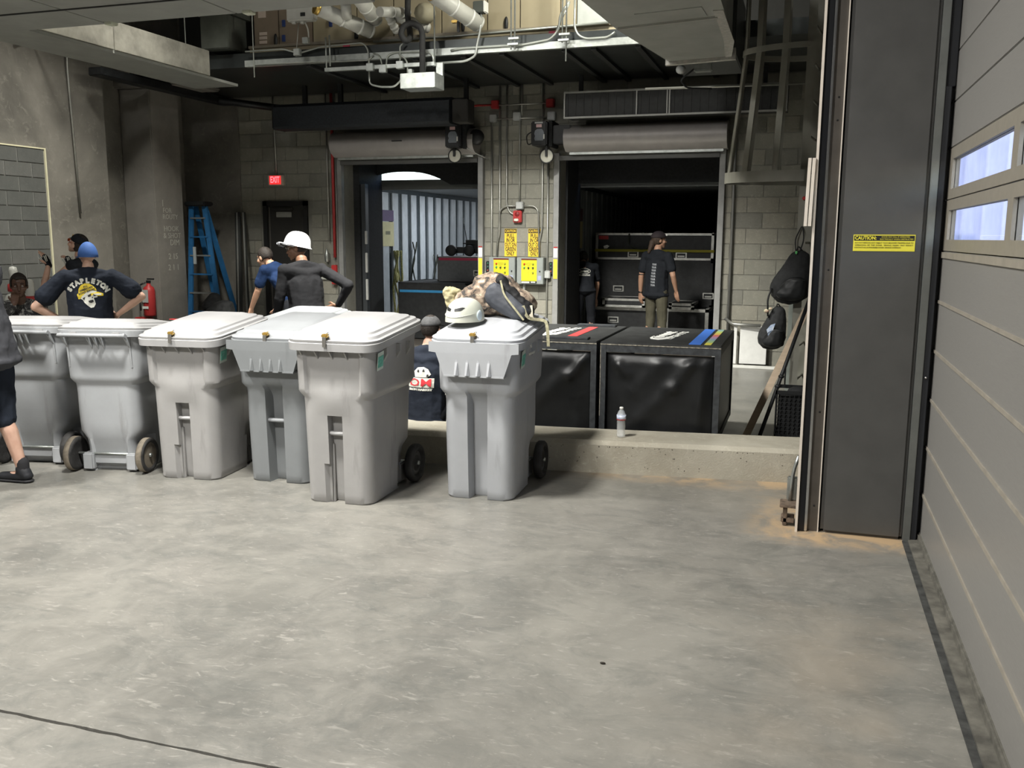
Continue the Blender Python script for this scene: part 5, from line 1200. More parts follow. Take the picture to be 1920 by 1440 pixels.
# ================================================================== BLACK CLOTH-SIDED CASES
vinyl = M('black_vinyl', (.018, .019, .020), .38, spec=.7, ns=6, na=.2)
def cloth_case(label, x0, x1, extra):
    y0, y1, H_ = 6.78, 8.05, .88
    t = thing('cart', label, 'cart', ((x0+x1)/2, (y0+y1)/2, 0))
    obj('top', bx(x0, x1, y0, y1, H_-.02, H_, .004), M('cart_top', (.022, .023, .023), .55, ns=10, na=.35, bump=.15), t)
    b = BM()
    for x_ in (x0, x1-.045):
        for y_ in (y0, y1-.045): box(b, x_, x_+.045, y_, y_+.045, .13, H_-.02)
    for z_ in (.13, H_-.075):
        for y_ in (y0, y1-.045): box(b, x0+.045, x1-.045, y_+.002, y_+.045, z_, z_+.055)
        for x_ in (x0+.002, x1-.047): box(b, x_, x_+.045, y0+.045, y1-.045, z_, z_+.055)
    obj('frame', b, M('cart_frame', (.03, .033, .036), .5, ns=25, na=.4), t)
    obj('corner_wear', join(bx(x0+.0, x1, y0-.002, y0+.002, H_-.022, H_-.014), bx(x0+.001, x0+.006, y0-.002, y0, .3, .85)), M('worn_edge', (.20, .185, .15), .7, ns=40, na=.8), t)
    # sagging cloth panels with creases
    nx, nz_ = 40, 34; b = BM(); g_ = []
    for j in range(nz_+1):
        row = []
        for i in range(nx+1):
            u, v = i/nx, j/nz_; e = min(1, 8*min(u, 1-u, (1-v)*1.2, v+.12))
            x = x0+.04+u*(x1-x0-.08); z = .16+v*(H_-.245)
            c = 0
            for (ax, az, bx_, bz_, am, wd) in extra:
                dx, dz = bx_-ax, bz_-az; tt = max(0, min(1, ((u-ax)*dx+(v-az)*dz)/(dx*dx+dz*dz))); dd = math.hypot(u-ax-tt*dx, v-az-tt*dz); c += 1.6*am*math.exp(-(dd/wd)**2)*(1-.4*tt)
            y = y0+.035-.028*e-c*e+.006*fbm((x*1.2, 0, z), 4)*e
            row.append(b.verts.new((x, y, z)))
        g_.append(row)
    for j in range(nz_):
        for i in range(nx): f = b.faces.new((g_[j][i], g_[j][i+1], g_[j+1][i+1], g_[j+1][i])); f.smooth = True
    ge = b.faces[:]; bmesh.ops.solidify(b, geom=ge, thickness=.003)
    for f in b.faces: f.smooth = True
    obj('cloth_panel', b, vinyl, t)
    for y_, x_ in ((y0, x1),):
        obj('cloth_panel', bx(x1-.02, x1-.012, y0+.04, y1-.04, .18, H_-.07), vinyl, t)
        obj('cloth_panel', bx(x0+.012, x0+.02, y0+.04, y1-.04, .18, H_-.07), vinyl, t)
    for x_ in (x0+.08, x1-.08):
        for y_ in (y0+.09, y1-.09):
            c = obj('caster', lathe(BM(), [(0, -.016), (.048, -.016), (.05, 0), (.048, .016), (0, .016)], 20, Matrix.Translation((x_, y_, .05)) @ Matrix.Rotation(PI/2, 4, 'Y')), rubber, t)
            obj('fork', bx(x_-.025, x_+.025, y_-.03, y_+.03, .095, .13), galv, c)
    # printed logo: white swoosh and lettering on the top
    cx = (x0+x1)/2-.05; T_ = H_+.001
    sw = [(-.08, .54), (-.092, .42), (-.07, .31), (0, .27), (.05, .34), (.075, .47), (.07, .66), (.04, .52), (0, .44), (-.03, .46), (-.05, .52)]
    b = BM(); prism(b, [(cx+x, y0+y, T_) for x, y in sw], (0, 0, .001)); obj('printed_logo', b, whitep, t)
    Q = lambda x, y, z: Matrix.Translation((cx+x, y0+y, T_+z)) @ Matrix.Rotation(PI/2-.12, 4, 'Z')
    obj('printed_logo', text_bm('event', .15, Q(-.012, .66, .0015), depth=.0004, bold=.014, width=.55), dkt, t)
    obj('printed_logo', text_bm('event', .15, Q(-.012, .66, .0025), depth=.0004, bold=.006, width=.52), whitep, t)
    obj('printed_lettering', text_bm('LIGHTS', .085, Q(.095, .66, .0005), depth=.0005, width=.62, bold=.002), whitep, t)
    return t
ca = cloth_case('black vinyl-sided cart with blue and rainbow stripes on its top, behind the curb', -1.465, -.555, ((.12, .86, .2, .75, .02, .05), (.80, .95, .62, .6, .022, .06), (.62, .6, .25, .1, .012, .08), (.5, .9, .28, .55, .012, .07), (.95, .9, .85, .2, .015, .06)))
cbx = cloth_case('black vinyl-sided cart with a red stripe and two top plates, half behind the pale bin', -2.40, -1.495, ((.95, .92, .8, .7, .026, .05), (.75, .7, .5, .4, .014, .08), (.3, .9, .4, .2, .01, .08)))
T2 = .8815
obj('blue_stripe', bx(-.80, -.71, 6.82, 8.02, .881, .883), M('stripe_blue', (.05, .16, .55), .5), ca)
cols = [(.55, .50, .08), (.30, .45, .25), (.25, .35, .40), (.45, .25, .40), (.62, .18, .15), (.62, .45, .10), (.45, .55, .15), (.25, .40, .35)]
for k, c in enumerate(cols): obj('rainbow_block', bx(-.685, -.635, 6.83+k*.148, 6.83+(k+1)*.148, .881, .883), M('rainbow_%d' % k, c, .5), ca)
obj('red_stripe', bx(-1.80, -1.72, 6.98, 7.86, .881, .883), M('stripe_red', (.55, .05, .05), .5), cbx)
for y_ in (6.84, 7.92): obj('top_plate', bx(-1.93, -1.58, y_, y_+.10, .881, .897, .003), M('cart_frame', (.03, .033, .036)), cbx)
# ================================================================== RIGHT SIDE CLUTTER
def bag(name, label, c, r, par=None, mat=blackm, seed=0, vox=.009):
    t = thing(name, label, 'bag', tuple(c)); b = BM()
    x, y, z = c
    cap_(b, (x+r[0]*.25, y, z+r[2]*.75), (r[0]*.42, r[1]*.6, r[2]*.3), (x-r[0]*.1, y, z-r[2]*.35), (r[0]*.88, r[1], r[2]*.55))
    k = remesh(b, vox, 2, lambda p, n: .010*fbm(Vector(p)+Vector((seed, 0, 0)), 6)+.002*fbm(p, 26))
    obj('bag_body', k, mat, t)
    if name == 'backpack':
        b = BM(); cap_(b, (x+r[0]*.15, y-r[1]*.72, z-r[2]*.05), (r[0]*.45, r[1]*.45, r[2]*.16), (x-r[0]*.05, y-r[1]*.72, z-r[2]*.5), (r[0]*.62, r[1]*.5, r[2]*.25))
        obj('front_pocket', remesh(b, vox, 2, lambda p, n: .005*fbm(p, 9)), black, t)
        obj('zip', tube(BM(), bend([(x-r[0]*.5, y-r[1]*1.10, z-r[2]*.25), (x-r[0]*.1, y-r[1]*1.18, z+r[2]*.06), (x+r[0]*.5, y-r[1]*1.10, z-r[2]*.02)], .05), .003, 6), M('zip_grey', (.06, .06, .062), .4), t)
        obj('carry_loop', tube(BM(), bend([(x+r[0]*.1, y, z+r[2]*.98), (x+r[0]*.15, y-.01, z+r[2]*1.18), (x+r[0]*.35, y, z+r[2]*.98)], .03), .006, 6), black, t)
    return t
t = bag('backpack', 'black backpack with a bright green tag hanging from the ladder, upper of the two', (-.10, 8.72, 1.30), (.215, .10, .26), seed=1)
obj('hang_loop', tube(BM(), bend([(-.08, 8.70, 1.52), (-.10, 8.74, 1.66), (-.04, 8.78, 1.80), (-.02, 8.72, 1.66), (-.06, 8.70, 1.52)], .05), .006, 6), black, t)
obj('green_tag', ell(BM(), (-.08, 8.66, 1.545), (.012, .01, .016)), M('bright_green', (.15, .6, .2), .5), t)
obj('side_strap', tube(BM(), bend([(-.28, 8.66, 1.22), (-.31, 8.64, 1.12), (-.30, 8.64, .96)], .04), .009, 6), black, t)
for x_, z_ in ((-.13, 1.24), (-.095, 1.27), (-.06, 1.235)): obj('zip_pull', tube(BM(), [(x_, 8.615, z_+.02), (x_-.006, 8.61, z_-.02)], .0035, 6), chrome, t)
t = bag('backpack', 'black backpack with a small blue and white patch, lower of the two on the ladder', (-.245, 8.70, .83), (.155, .09, .215), seed=5)
obj('patch', prism(BM(), [(-.335+.03, 8.605, .84), (-.30+.03, 8.605, .885), (-.23, 8.605, .90), (-.245, 8.605, .845), (-.25, 8.605, .80), (-.285, 8.605, .775)], (0, .004, 0)), M('patch_blue', (.20, .34, .62), .5, ns=30, col2=(.7, .75, .8)), t)
obj('red_white_tag', join(ell(BM(), (-.315, 8.64, 1.01), (.025, .015, .02)), ell(BM(), (-.28, 8.64, 1.03), (.02, .012, .014))), M('tag_mixed', (.6, .25, .22), .6, ns=60, col2=(.5, .7, .45)), t)
obj('hang_strap', tube(BM(), [(-.12, 8.7, .62), (-.12, 8.72, .30)], .008, 6), black, t)
tag(obj('grey_post', bx(-.13, -.06, 9.3, 9.36, .02, 1.5, .004), M('post_grey', (.20, .22, .20), .5, .2)), 'grey square post standing behind the two backpacks', 'post')
tag(obj('grey_post', bx(.0, .05, 9.4, 9.46, .02, 2.1, .004), M('post_grey', (.20, .22, .20), .5, .2)), 'thin grey post behind the ladder close to the door guide', 'post')
p0, p1 = at(1400, 822, 2, .0), at(1512, 575, 1, 8.62)
def plank(p0, p1, w_, th, mat, name, lab):
    d = (p1-p0).normalized(); s = d.cross(Vector((0, 1, 0))).normalized()*w_/2; q = s.cross(d).normalized()*th
    b = BM(); prism(b, [p0-s, p0+s, p1+s, p1-s], q); tag(obj(name, b, mat), lab, name.split('_')[-1])
wood = M('pale_wood', (.48, .38, .28), .6, ns=5, na=.12, stretch=(1, 1, 8))
p0 = Vector((-.40, 7.75, .01)); p1 = at(1512, 580, 1, 8.45)
plank(p0, p1, .06, .02, wood, 'wooden_plank', 'pale wooden plank leaning toward the door guide beside the black pole')
q0 = Vector((-.29, 7.72, .012)); q1 = at(1518, 560, 1, 8.35)
b = tube(BM(), [q0, q1], .016, 10); pl = thing('pole', 'thin black pole leaning in front of the wooden plank', 'pole', tuple(q0)); obj('shaft', b, black, pl)
for f in (.36, .43): c = q0.lerp(q1, f); obj('pole_clamp', ell(BM(), c, (.026, .026, .02)), black, pl)
t = thing('storage_crate', 'black grid-sided crate on the floor beside the door guide', 'crate', (-.05, 7.95, 0))
b = BM(); x0_, x1_, y0_, y1_, h_ = -.175, .09, 7.80, 8.15, .41
for z_ in (.0, h_-.03): 
    box(b, x0_, x1_, y0_, y0_+.012, z_, z_+.03); box(b, x0_, x1_, y1_-.012, y1_, z_, z_+.03); box(b, x0_, x0_+.012, y0_, y1_, z_, z_+.03); box(b, x1_-.012, x1_, y0_, y1_, z_, z_+.03)
for k in range(8): xx = x0_+k*(x1_-x0_-.006)/7; box(b, xx, xx+.006, y0_+.002, y0_+.010, .0, h_)
for k in range(9): yy = y0_+k*(y1_-y0_-.006)/8; box(b, x0_+.002, x0_+.010, yy, yy+.006, .0, h_)
for k in range(1, 12): zz = k*h_/12; box(b, x0_, x1_, y0_+.003, y0_+.009, zz, zz+.005); box(b, x0_+.003, x0_+.009, y0_, y1_, zz, zz+.005)
box(b, x0_, x1_, y0_, y1_, 0, .01)
obj('grid_shell', b, black, t)
tag(obj('crate_contents', join(bx(-.155, .07, 7.83, 8.13, .012, .36, .02), ell(BM(), (0, 7.95, .38), (.09, .1, .05))), blackm), 'dark cloth stuffed inside the grid-sided crate', 'cloth')
tag(obj('small_debris', ell(BM(), at(1130, 1243, 2, .004), (.012, .006, .004)), M('debris', (.02, .015, .01), .8)), 'tiny dark scrap lying alone on the open floor', 'debris')
# ================================================================== LEFT SIDE CLUTTER
blu = M('ladder_blue', (.02, .115, .27), .45, ns=10, na=.15); 
t = thing('step_ladder', 'blue fibreglass step ladder standing by the concrete column', 'ladder', (-8.45, 11.75, 0))
def bar(b, p, q, w_, th):
    p, q = Vector(p), Vector(q); d = (q-p).normalized(); s = Vector((1, 0, 0)); s = (s-d*s.dot(d)).normalized()*w_/2; u = d.cross(s).normalized()*th/2
    prism(b, [p-s-u, p+s-u, p+s+u, p-s+u], q-p)
for k, (xt, xb, yb2) in enumerate(((-8.83, -8.72, 11.35), (-8.60, -8.12, 11.35), (-8.80, -8.62, 12.05), (-8.63, -8.25, 12.05))):
    b = BM(); bar(b, (xb, yb2, 0.01), (xt, 11.68+(.06 if k > 1 else 0), 2.10), .075, .03); obj('rail', b, blu, t)
for k in range(7):
    f = (k+1)/7.6; z_ = 2.1*f
    xa = -8.72+(-8.83+8.72)*f; xb_ = -8.12+(-8.60+8.12)*f; yy = 11.35+.33*f
    obj('step', bx(xa, xb_, yy-.03, yy+.05, z_-.02, z_), blu if k % 2 else M('step_alu', (.25, .26, .25), .5, .5), t)
obj('ladder_top', bx(-8.90, -8.54, 11.6, 11.82, 2.10, 2.17, .015), black, t)
obj('label', bx(-8.66, -8.62, 11.44, 11.46, 1.25, 1.5), M('label_grey', (.35, .38, .38), .6), t)
for k, (xa, xb_, lab) in enumerate(((-8.38, -8.02, 'dark metal channel leaning on the wall, nearer the blue ladder'), (-8.27, -7.86, 'thin metal channel leaning on the wall, nearer the exit door'))):
    b = BM(); bar(b, (xb_, 11.6, .02), (xa, 12.2, 2.02), .09-.05*k, .03); t = thing('metal_channel', lab, 'channel', (xb_, 11.6, .0)); obj('web', b, M('channel_dim', (.05, .052, .05), .5, .4), t)
    b = BM(); bar(b, (xb_+.0, 11.575, .02), (xa+.0, 12.175, 2.02), .022, .01); obj('bright_edge', b, M('channel_edge', (.45, .45, .42), .35, .7), t)
t = bag('duffel_bag', 'black bag heaped on the floor below the leaning channels', (-7.35, 10.2, .66), (.30, .2, .16), seed=9)
obj('white_tag', ell(BM(), (-7.13, 10.0, .66), (.025, .02, .03)), whitep, t)
tag(obj('bag_support', bx(-7.7, -7.0, 10.0, 10.5, 0, .50, .01), blk_lam), 'black box under the black bag behind the bins', 'box')
t = bag('cloth_heap', 'dark rumpled clothing beside the blue ladder', (-7.75, 10.6, .75), (.16, .14, .14), seed=12)
tag(obj('box_support', bx(-8.0, -7.72, 10.45, 10.8, 0, .60, .01), blk_lam), 'black box under the rumpled clothing by the ladder', 'box')
fx_ = thing('fire_extinguisher', 'red fire extinguisher hung on the square concrete column', 'fire extinguisher', (-8.95, 10.76, .5))
c_ = at(280, 560, 1, 10.76)
obj('tank', lathe(BM(), [(0, 0), (.075, 0), (.085, .02), (.085, .36), (.07, .41), (.03, .44), (.025, .47)], 24, Matrix.Translation((c_.x, 10.76, .52))), redp, fx_)
obj('valve_head', join(bx(c_.x-.03, c_.x+.03, 10.74, 10.78, .99, 1.03, .005), bx(c_.x-.02, c_.x+.10, 10.75, 10.77, 1.04, 1.06, .004)), black, fx_)
obj('hose', tube(BM(), bend([(c_.x-.03, 10.73, 1.0), (c_.x-.12, 10.70, .96), (c_.x-.11, 10.69, .74), (c_.x-.09, 10.68, .60)], .06), .012, 8), black, fx_)
obj('label', bx(c_.x-.04, c_.x+.055, 10.665, 10.672, .72, .90), M('ext_label', (.42, .42, .40), .5), fx_)
obj('label', bx(c_.x-.05, c_.x+.05, 10.667, 10.673, .63, .665), whitep, fx_)
tag(obj('red_box', bx(-9.16, -8.95, 10.7, 10.85, .42, .50, .01), redp), 'low red bracket under the extinguisher', 'bracket')
tag(obj('red_box', bx(-8.87-.73, -9.42, 10.5, 10.62, .42, .50, .01), redp), 'low red bracket left of the column', 'bracket')
cyl_w = M('cylinder_white', (.50, .50, .46), .4)
for k, (px_, py_, Y_, s_, lab) in enumerate(((25, 516, 7.9, 1.0, 'white and red gas cylinder against the block wall, behind the crouching person'), (56, 538, 7.9, .9, 'round-shouldered white and red gas cylinder beside the arm of the skull-shirt person'))):
    p = at(px_, py_, 1, Y_); t = thing('gas_cylinder', lab, 'cylinder', (p.x, Y_, 0))
    zt = p.z+.10*s_
    obj('cylinder_body', lathe(BM(), [(0, 0), (.10, 0), (.11, .02), (.11, zt-.38), (.085, zt-.32), (.05, zt-.29), (.04, zt-.27)], 22), cyl_w, t, True)
    obj('red_collar', lathe(BM(), [(.066, zt-.28), (.07, zt-.26), (.066, zt-.20), (.045, zt-.19)], 20), redp, t, True)
    obj('valve_cap', lathe(BM(), [(.042, zt-.20), (.045, zt-.18), (.045, zt-.05), (.035, zt-.01), (0, zt)], 20), cyl_w, t, True)
# ================================================================== PEOPLE
def skin(name, c, c2): return M(name, c, .5, ns=14, na=.1, col2=c2, bump=.05)
sk_pale = skin('skin_pale', (.50, .30, .22), (.56, .36, .27)); sk_tan = skin('skin_tan', (.36, .20, .13), (.42, .25, .17)); sk_brown = skin('skin_brown', (.17, .085, .05), (.22, .12, .075)); sk_dark = skin('skin_dark', (.085, .045, .03), (.12, .065, .045))
def fabric(name, c, k=.15): return M(name, c, .85, ns=7, na=k, bump=.15, bs=120, spec=.12)
f_black = fabric('shirt_black', (.016, .018, .022)); f_navy = fabric('shirt_navy_black', (.018, .022, .032)); f_heather = fabric('shirt_heather', (.055, .056, .062)); f_short = fabric('shorts_dark', (.022, .027, .038)); f_char = fabric('shirt_charcoal', (.014, .014, .0155)); f_blue = fabric('shirt_blue', (.010, .022, .060)); f_olive = fabric('trousers_olive', (.075, .07, .05)); f_jean = fabric('trousers_black', (.014, .015, .018))
camo_g = camo('camo_urban', ((.02, .02, .022), (.07, .07, .07), (.02, .02, .022), (.20, .20, .19), (.33, .33, .31)), 26)
shoe_m = M('shoe_black', (.014, .015, .018), .6, ns=20, na=.2); hair_d = M('hair_dark', (.018, .013, .010), .7, ns=60, na=.5, bump=.4, bs=90); hair_g = M('hair_grey', (.35, .30, .26), .8, ns=60, na=.3, bump=.3, bs=120); hair_b = M('hair_brown', (.05, .032, .022), .7, ns=50, na=.5, bump=.4, bs=80)
def rx(a): return Matrix.Rotation(a, 3, 'X')
def V(*a): return Vector(a)
def human(label, loc, rz, h=1.75, build=1.0, belly=0, lean=0, headyaw=0, headpitch=0, headtilt=0, arms=None, legs=None, pz=.95, sk=sk_pale, shirt=f_black, sleeve='short', pants=f_jean, pant='long', vox=.0065, hem=.0, hands=((0, 0, -1), (0, 0, -1)), gloves=None, name='person', wrinkle=.006, curl=(.5, .5), neckadd=0, soles=True, slv=(.64, .066)):
    """local frame: faces +Y, right hand at +X. arms = ((elbow, wrist) right, left) ; legs = ((knee, ankle) right, left), metres for a 1.75 m figure"""
    s = h/1.75; t = thing(name, label, 'person', loc, rz)
    pel = V(0, 0, pz); L_ = rx(-lean)
    def U(x, y, z): return pel+L_ @ V(x, y, z-.95)
    sh = [U(.185*build**.5, -.005, 1.42), U(-.185*build**.5, -.005, 1.42)]
    neck0, neck1 = U(0, -.01, 1.42), U(0, .01, 1.53); hc_ = U(0, .03+neckadd, 1.635)
    Hr = L_ @ Matrix.Rotation(headyaw, 3, 'Z') @ Matrix.Rotation(headpitch+(lean*.6), 3, 'X') @ Matrix.Rotation(headtilt, 3, 'Y')
    def Hd(x, y, z): return hc_+Hr @ V(x, y, z)
    arms = arms or ((V(.27, -.03, 1.14), V(.28, .05, .90)), (V(-.27, -.03, 1.14), V(-.28, .05, .90)))
    legs = legs or ((V(.11, .02, .50), V(.12, -.02, .09)), (V(-.11, .02, .50), V(-.12, -.02, .09)))
    hips = [V(.095*build**.5, 0, pz-.04), V(-.095*build**.5, 0, pz-.04)]
    B = BM(); bw = build
    def tor(b, g=0, lo=.93):
        bb = bw
        cap_(b, U(0, 0, lo+.02), ((.150 if g else .140)*bb+g, .115*bb**.7+g+belly*.4, .09), U(0, .02*belly*5, 1.10), (.138*bb+g, .10*bb**.7+g+belly, .09))
        cap_(b, U(0, .02*belly*5, 1.10), (.138*bb+g, .10*bb**.7+g+belly, .09), U(0, .0, 1.30), (.158*bb**.8+g, .115+g, .10))
        cap_(b, U(0, 0, 1.28), (.158*bb**.8+g, .115+g, .10), U(0, -.01, 1.405), (.12+g, .075+g, .045+g*.5))
        for S_ in (0, 1): cap_(b, U(0, -.01, 1.38), (.10+g, .09+g, .06+g*.5), sh[S_], .055+g)
    tor(B)
    cap_(B, neck0, .064, neck1, .057)
    for S_ in (0, 1): cap_(B, U(0, -.02, 1.475), .050, sh[S_]+V(0, 0, .0), .040)
    # head
    ell(B, Hd(0, -.012, .030), (.076, .096, .100), Hr); cap_(B, Hd(0, .03, -.03), (.062, .062, .055), Hd(0, .062, -.085), (.030, .026, .022))
    cap_(B, Hd(0, .088, .018), (.010, .008, .012), Hd(0, .108, -.020), (.015, .013, .011)); cap_(B, Hd(-.028, .080, .040), .012, Hd(.028, .080, .040), .012)
    ell(B, Hd(0, .090, -.045), (.024, .012, .007)); ell(B, Hd(0, .087, -.058), (.020, .012, .007))
    for q in (-1, 1): ell(B, Hd(q*.078, -.008, .0), (.010, .022, .032), Hr); ell(B, Hd(q*.045, .06, -.015), (.026, .026, .024))
    tips = []
    for k, (el, wr) in enumerate(arms):
        cap_(B, sh[k], .048*build**.4, el, .038*build**.4); mid = el.lerp(wr, .3); cap_(B, el, .037*build**.4, mid, .038*build**.3); cap_(B, mid, .038*build**.3, wr, .026)
        d = V(*hands[k]).normalized(); side = d.cross(V(0, 1, 0) if abs(d.y) < .8 else V(0, 0, 1)).normalized(); nrm = side.cross(d).normalized()
        if k == 1: side = -side
        c = curl[k]
        for i in range(4):
            o_ = side*((i-1.5)*.019); base = wr+d*(.088-.004*abs(i-1.2))+o_; cap_(B, wr+d*.015+o_*.7, .015, base, .012)
            p = base; ang = 0; ln = (.034, .040, .037, .028)[i]
            for j in range(3):
                ang += c*.55; q = p+(d*math.cos(ang)+nrm*math.sin(ang))*ln*(1, .75, .6)[j]; cap_(B, p, .0095-.001*j, q, .0088-.001*j); p = q
        th = wr+d*.030-side*.030; q = th+(d*.6-side*.6+nrm*.4).normalized()*.036; cap_(B, wr+d*.01-side*.012, .015, th, .013); cap_(B, th, .012, q, .010); cap_(B, q, .010, q+(d*.9+nrm*.4).normalized()*.026, .009)
    for k, (kn, an) in enumerate(legs):
        cap_(B, hips[k]*.9+V(0, 0, hips[k].z*.1-.02), .072*build**.3, kn, .055); cf = kn.lerp(an, .3)+V(0, -.015, 0); cap_(B, kn, .053, cf, .054); cap_(B, cf, .053, an, .034)
        cap_(B, an+V(0, -.015, -.03), (.034, .035, .03), an+V(.0, .13, -.055), (.040, .045, .022))
    B = remesh(B, vox, 1); B.transform(Matrix.Scale(s, 4)); bo = obj('body', B, sk, t, True, origin=False)
    # face
    for q in (-1, 1):
        e = ell(BM(), Hd(q*.031, .0785, .016)*s, (.0090*s,)*3); eo = obj('eye', e, M('eye_white', (.6, .58, .55), .3), t, True)
        obj('iris', ell(BM(), Hd(q*.031, .0845, .016)*s, (.0052*s,)*3), M('iris_dark', (.03, .02, .015), .2), eo, False) if False else obj('iris', ell(BM(), Hd(q*.031, .0845, .016)*s, (.0052*s,)*3), M('iris_dark', (.03, .02, .015), .2), t, True)
        obj('eyebrow', cap_(BM(), Hd(q*.018, .094, .044)*s, .0045*s, Hd(q*.046, .084, .046)*s, .004*s), hair_d, t, True)
    obj('mouth', ell(BM(), Hd(0, .1005, -.0515)*s, (.021*s, .004*s, .0022*s), Hr), M('lip_line', (.10, .03, .025), .5), t, True)
    # shirt
    b = BM(); g = .014; tor(b, g, .90+hem)
    cap_(b, U(0, 0, .93+hem), (.160*bw+g, .122*bw**.7+g+belly*.5, .03), U(0, 0, .90+hem), (.158*bw+g, .12*bw**.7+g+belly*.4, .02))
    cap_(b, neck0, .070, U(0, -.01, 1.46), .066)
    for S_ in (0, 1): cap_(b, U(0, -.02, 1.468), .060, sh[S_], .052)
    for k, (el, wr) in enumerate(arms):
        if sleeve == 'long': cap_(b, sh[k], .058*build**.4, el, .048*build**.4); cap_(b, el, .047*build**.4, wr.lerp(el, .08), .035)
        elif sleeve == 'short': cap_(b, sh[k], .064*build**.5, sh[k].lerp(el, slv[0]), slv[1]*build**.5)
        else: ell(b, sh[k], (.05, .05, .05))
    ck_ = random.Random(len(label)).uniform(0, 9)
    sb = remesh(b, vox*1.25, 2, lambda p, n: wrinkle*fbm(Vector(p)*Vector((1, 1, .6)).length+Vector((ck_, 0, 0)), 7)+wrinkle*.5*fbm(Vector((p[0]*.7, p[1]*.7, p[2]*2.2+ck_)), 9))
    sb.transform(Matrix.Scale(s, 4)); so = obj('shirt', sb, shirt, t, True, origin=False)
    # trousers
    b = BM(); g = .012
    cap_(b, V(0, 0, pz-.03), (.158*bw, .118*bw**.7+belly*.4, .07), V(0, 0, pz+.02), (.135*bw, .10*bw**.7+belly*.3, .04))
    for k, (kn, an) in enumerate(legs):
        cap_(b, hips[k]*.92+V(0, 0, hips[k].z*.08), .092*build**.3, kn, .072 if pant == 'long' else .088)
        if pant == 'long': cap_(b, kn, .070, an+V(0, 0, .02), .058)
        else: cap_(b, kn, .088, kn.lerp(an, .05), .086)
    tb = remesh(b, vox*1.4, 2, lambda p, n: .006*fbm(Vector(p)+Vector((ck_, 3, 0)), 10)); tb.transform(Matrix.Scale(s, 4)); po = obj('shorts' if pant == 'short' else 'trousers', tb, pants, t, True, origin=False)
    for k, (kn, an) in enumerate(legs):
        b = BM(); cap_(b, an+V(0, -.035, -.045), (.042, .04, .035), an+V(0, .15, -.055), (.048, .055, .026)); cap_(b, an+V(0, -.02, -.03), .045, an+V(0, .0, .0), .044)
        b = remesh(b, .008, 1); b.transform(Matrix.Scale(s, 4)); q = obj('shoe', b, shoe_m, t, True)
        obj('sole', bmesh_sole(an, s), M('sole_black', (.02, .02, .022), .7), q if False else t, True)
        if pant == 'short': obj('sock', cap_(BM(), (an+V(0, -.008, -.01))*s, .040*s, (an+V(0, -.008, .045))*s, .040*s), M('sock_black', (.02, .02, .022), .9), t, True)
    return dict(t=t, shirt=so, body=bo, Hd=Hd, Hr=Hr, s=s, U=U, sh=sh, arms=arms, trousers=po)
def bmesh_sole(an, s):
    b = BM(); cap_(b, (an+V(0, -.035, -.078))*s, (.044*s, .046*s, .012*s), (an+V(0, .155, -.078))*s, (.052*s, .058*s, .012*s)); return b
def headcap(P, mat, name='cap', brim=True, back=False, r=(.084, .106, .090), z=.045, brim_m=None, lift=.0):
    Hd, Hr, s, t = P['Hd'], P['Hr'], P['s'], P['t']
    b = BM(); rings = []; n = 28
    for j in range(9):
        ph = PI/2*j/8
        rings.append([b.verts.new(Hd(r[0]*math.cos(ph)*math.cos(2*PI*k/n), -.012+r[1]*math.cos(ph)*math.sin(2*PI*k/n), z+lift+r[2]*math.sin(ph)-.015*(1 if False else 0))*s) for k in range(n)])
    for a, b_ in zip(rings, rings[1:]):
        for k in range(n): f = b.faces.new((a[k], a[(k+1) % n], b_[(k+1) % n], b_[k])); f.smooth = True
    bmesh.ops.remove_doubles(b, verts=b.verts, dist=1e-4); bmesh.ops.solidify(b, geom=b.faces[:], thickness=.003)
    for f in b.faces: f.smooth = True
    o = obj(name, b, mat, t, True)
    if brim:
        d = -1 if back else 1; b = BM(); top = []; m_ = 14
        for k in range(m_+1):
            a = PI*k/m_; top.append((r[0]*.96*math.cos(a), -.012+d*(r[1]*.90*math.sin(a)), z+.004)); 
        out = [(r[0]*.92*math.cos(PI*k/m_), -.012+d*(r[1]*.6+ (.088)*math.sin(PI*k/m_)**.7*1.0+ r[1]*.35*math.sin(PI*k/m_)), z-.012*math.sin(PI*k/m_)+.006) for k in range(m_+1)]
        pr = None
        for a_, c_ in zip(top, out):
            q = [b.verts.new(Hd(*a_)*s), b.verts.new(Hd(*c_)*s), b.verts.new(Hd(c_[0], c_[1], c_[2]-.004)*s), b.verts.new(Hd(a_[0], a_[1], a_[2]-.004)*s)]
            if pr:
                for j in range(4): b.faces.new((pr[j], pr[(j+1) % 4], q[(j+1) % 4], q[j]))
            pr = q
        obj('brim', b, brim_m or mat, t, True)
    return o
def hair(P, mat, low=-.05, r=(.082, .100, .106), face=.035, name='hair', vox=.007):
    Hd, Hr, s, t = P['Hd'], P['Hr'], P['s'], P['t']
    b = BM(); ell(b, Hd(0, -.016, .032), r, Hr, 3)
    inv = Hr.transposed(); c0 = Hd(0, 0, 0)
    for v in list(b.verts):
        q = inv @ (v.co-c0)
        if (q.y > face and q.z < .075) or q.z < low: b.verts.remove(v)
    bmesh.ops.solidify(b, geom=b.faces[:], thickness=.006)
    for f in b.faces: f.smooth = True
    b.transform(Matrix.Scale(s, 4)); return obj(name, b, mat, t, True)
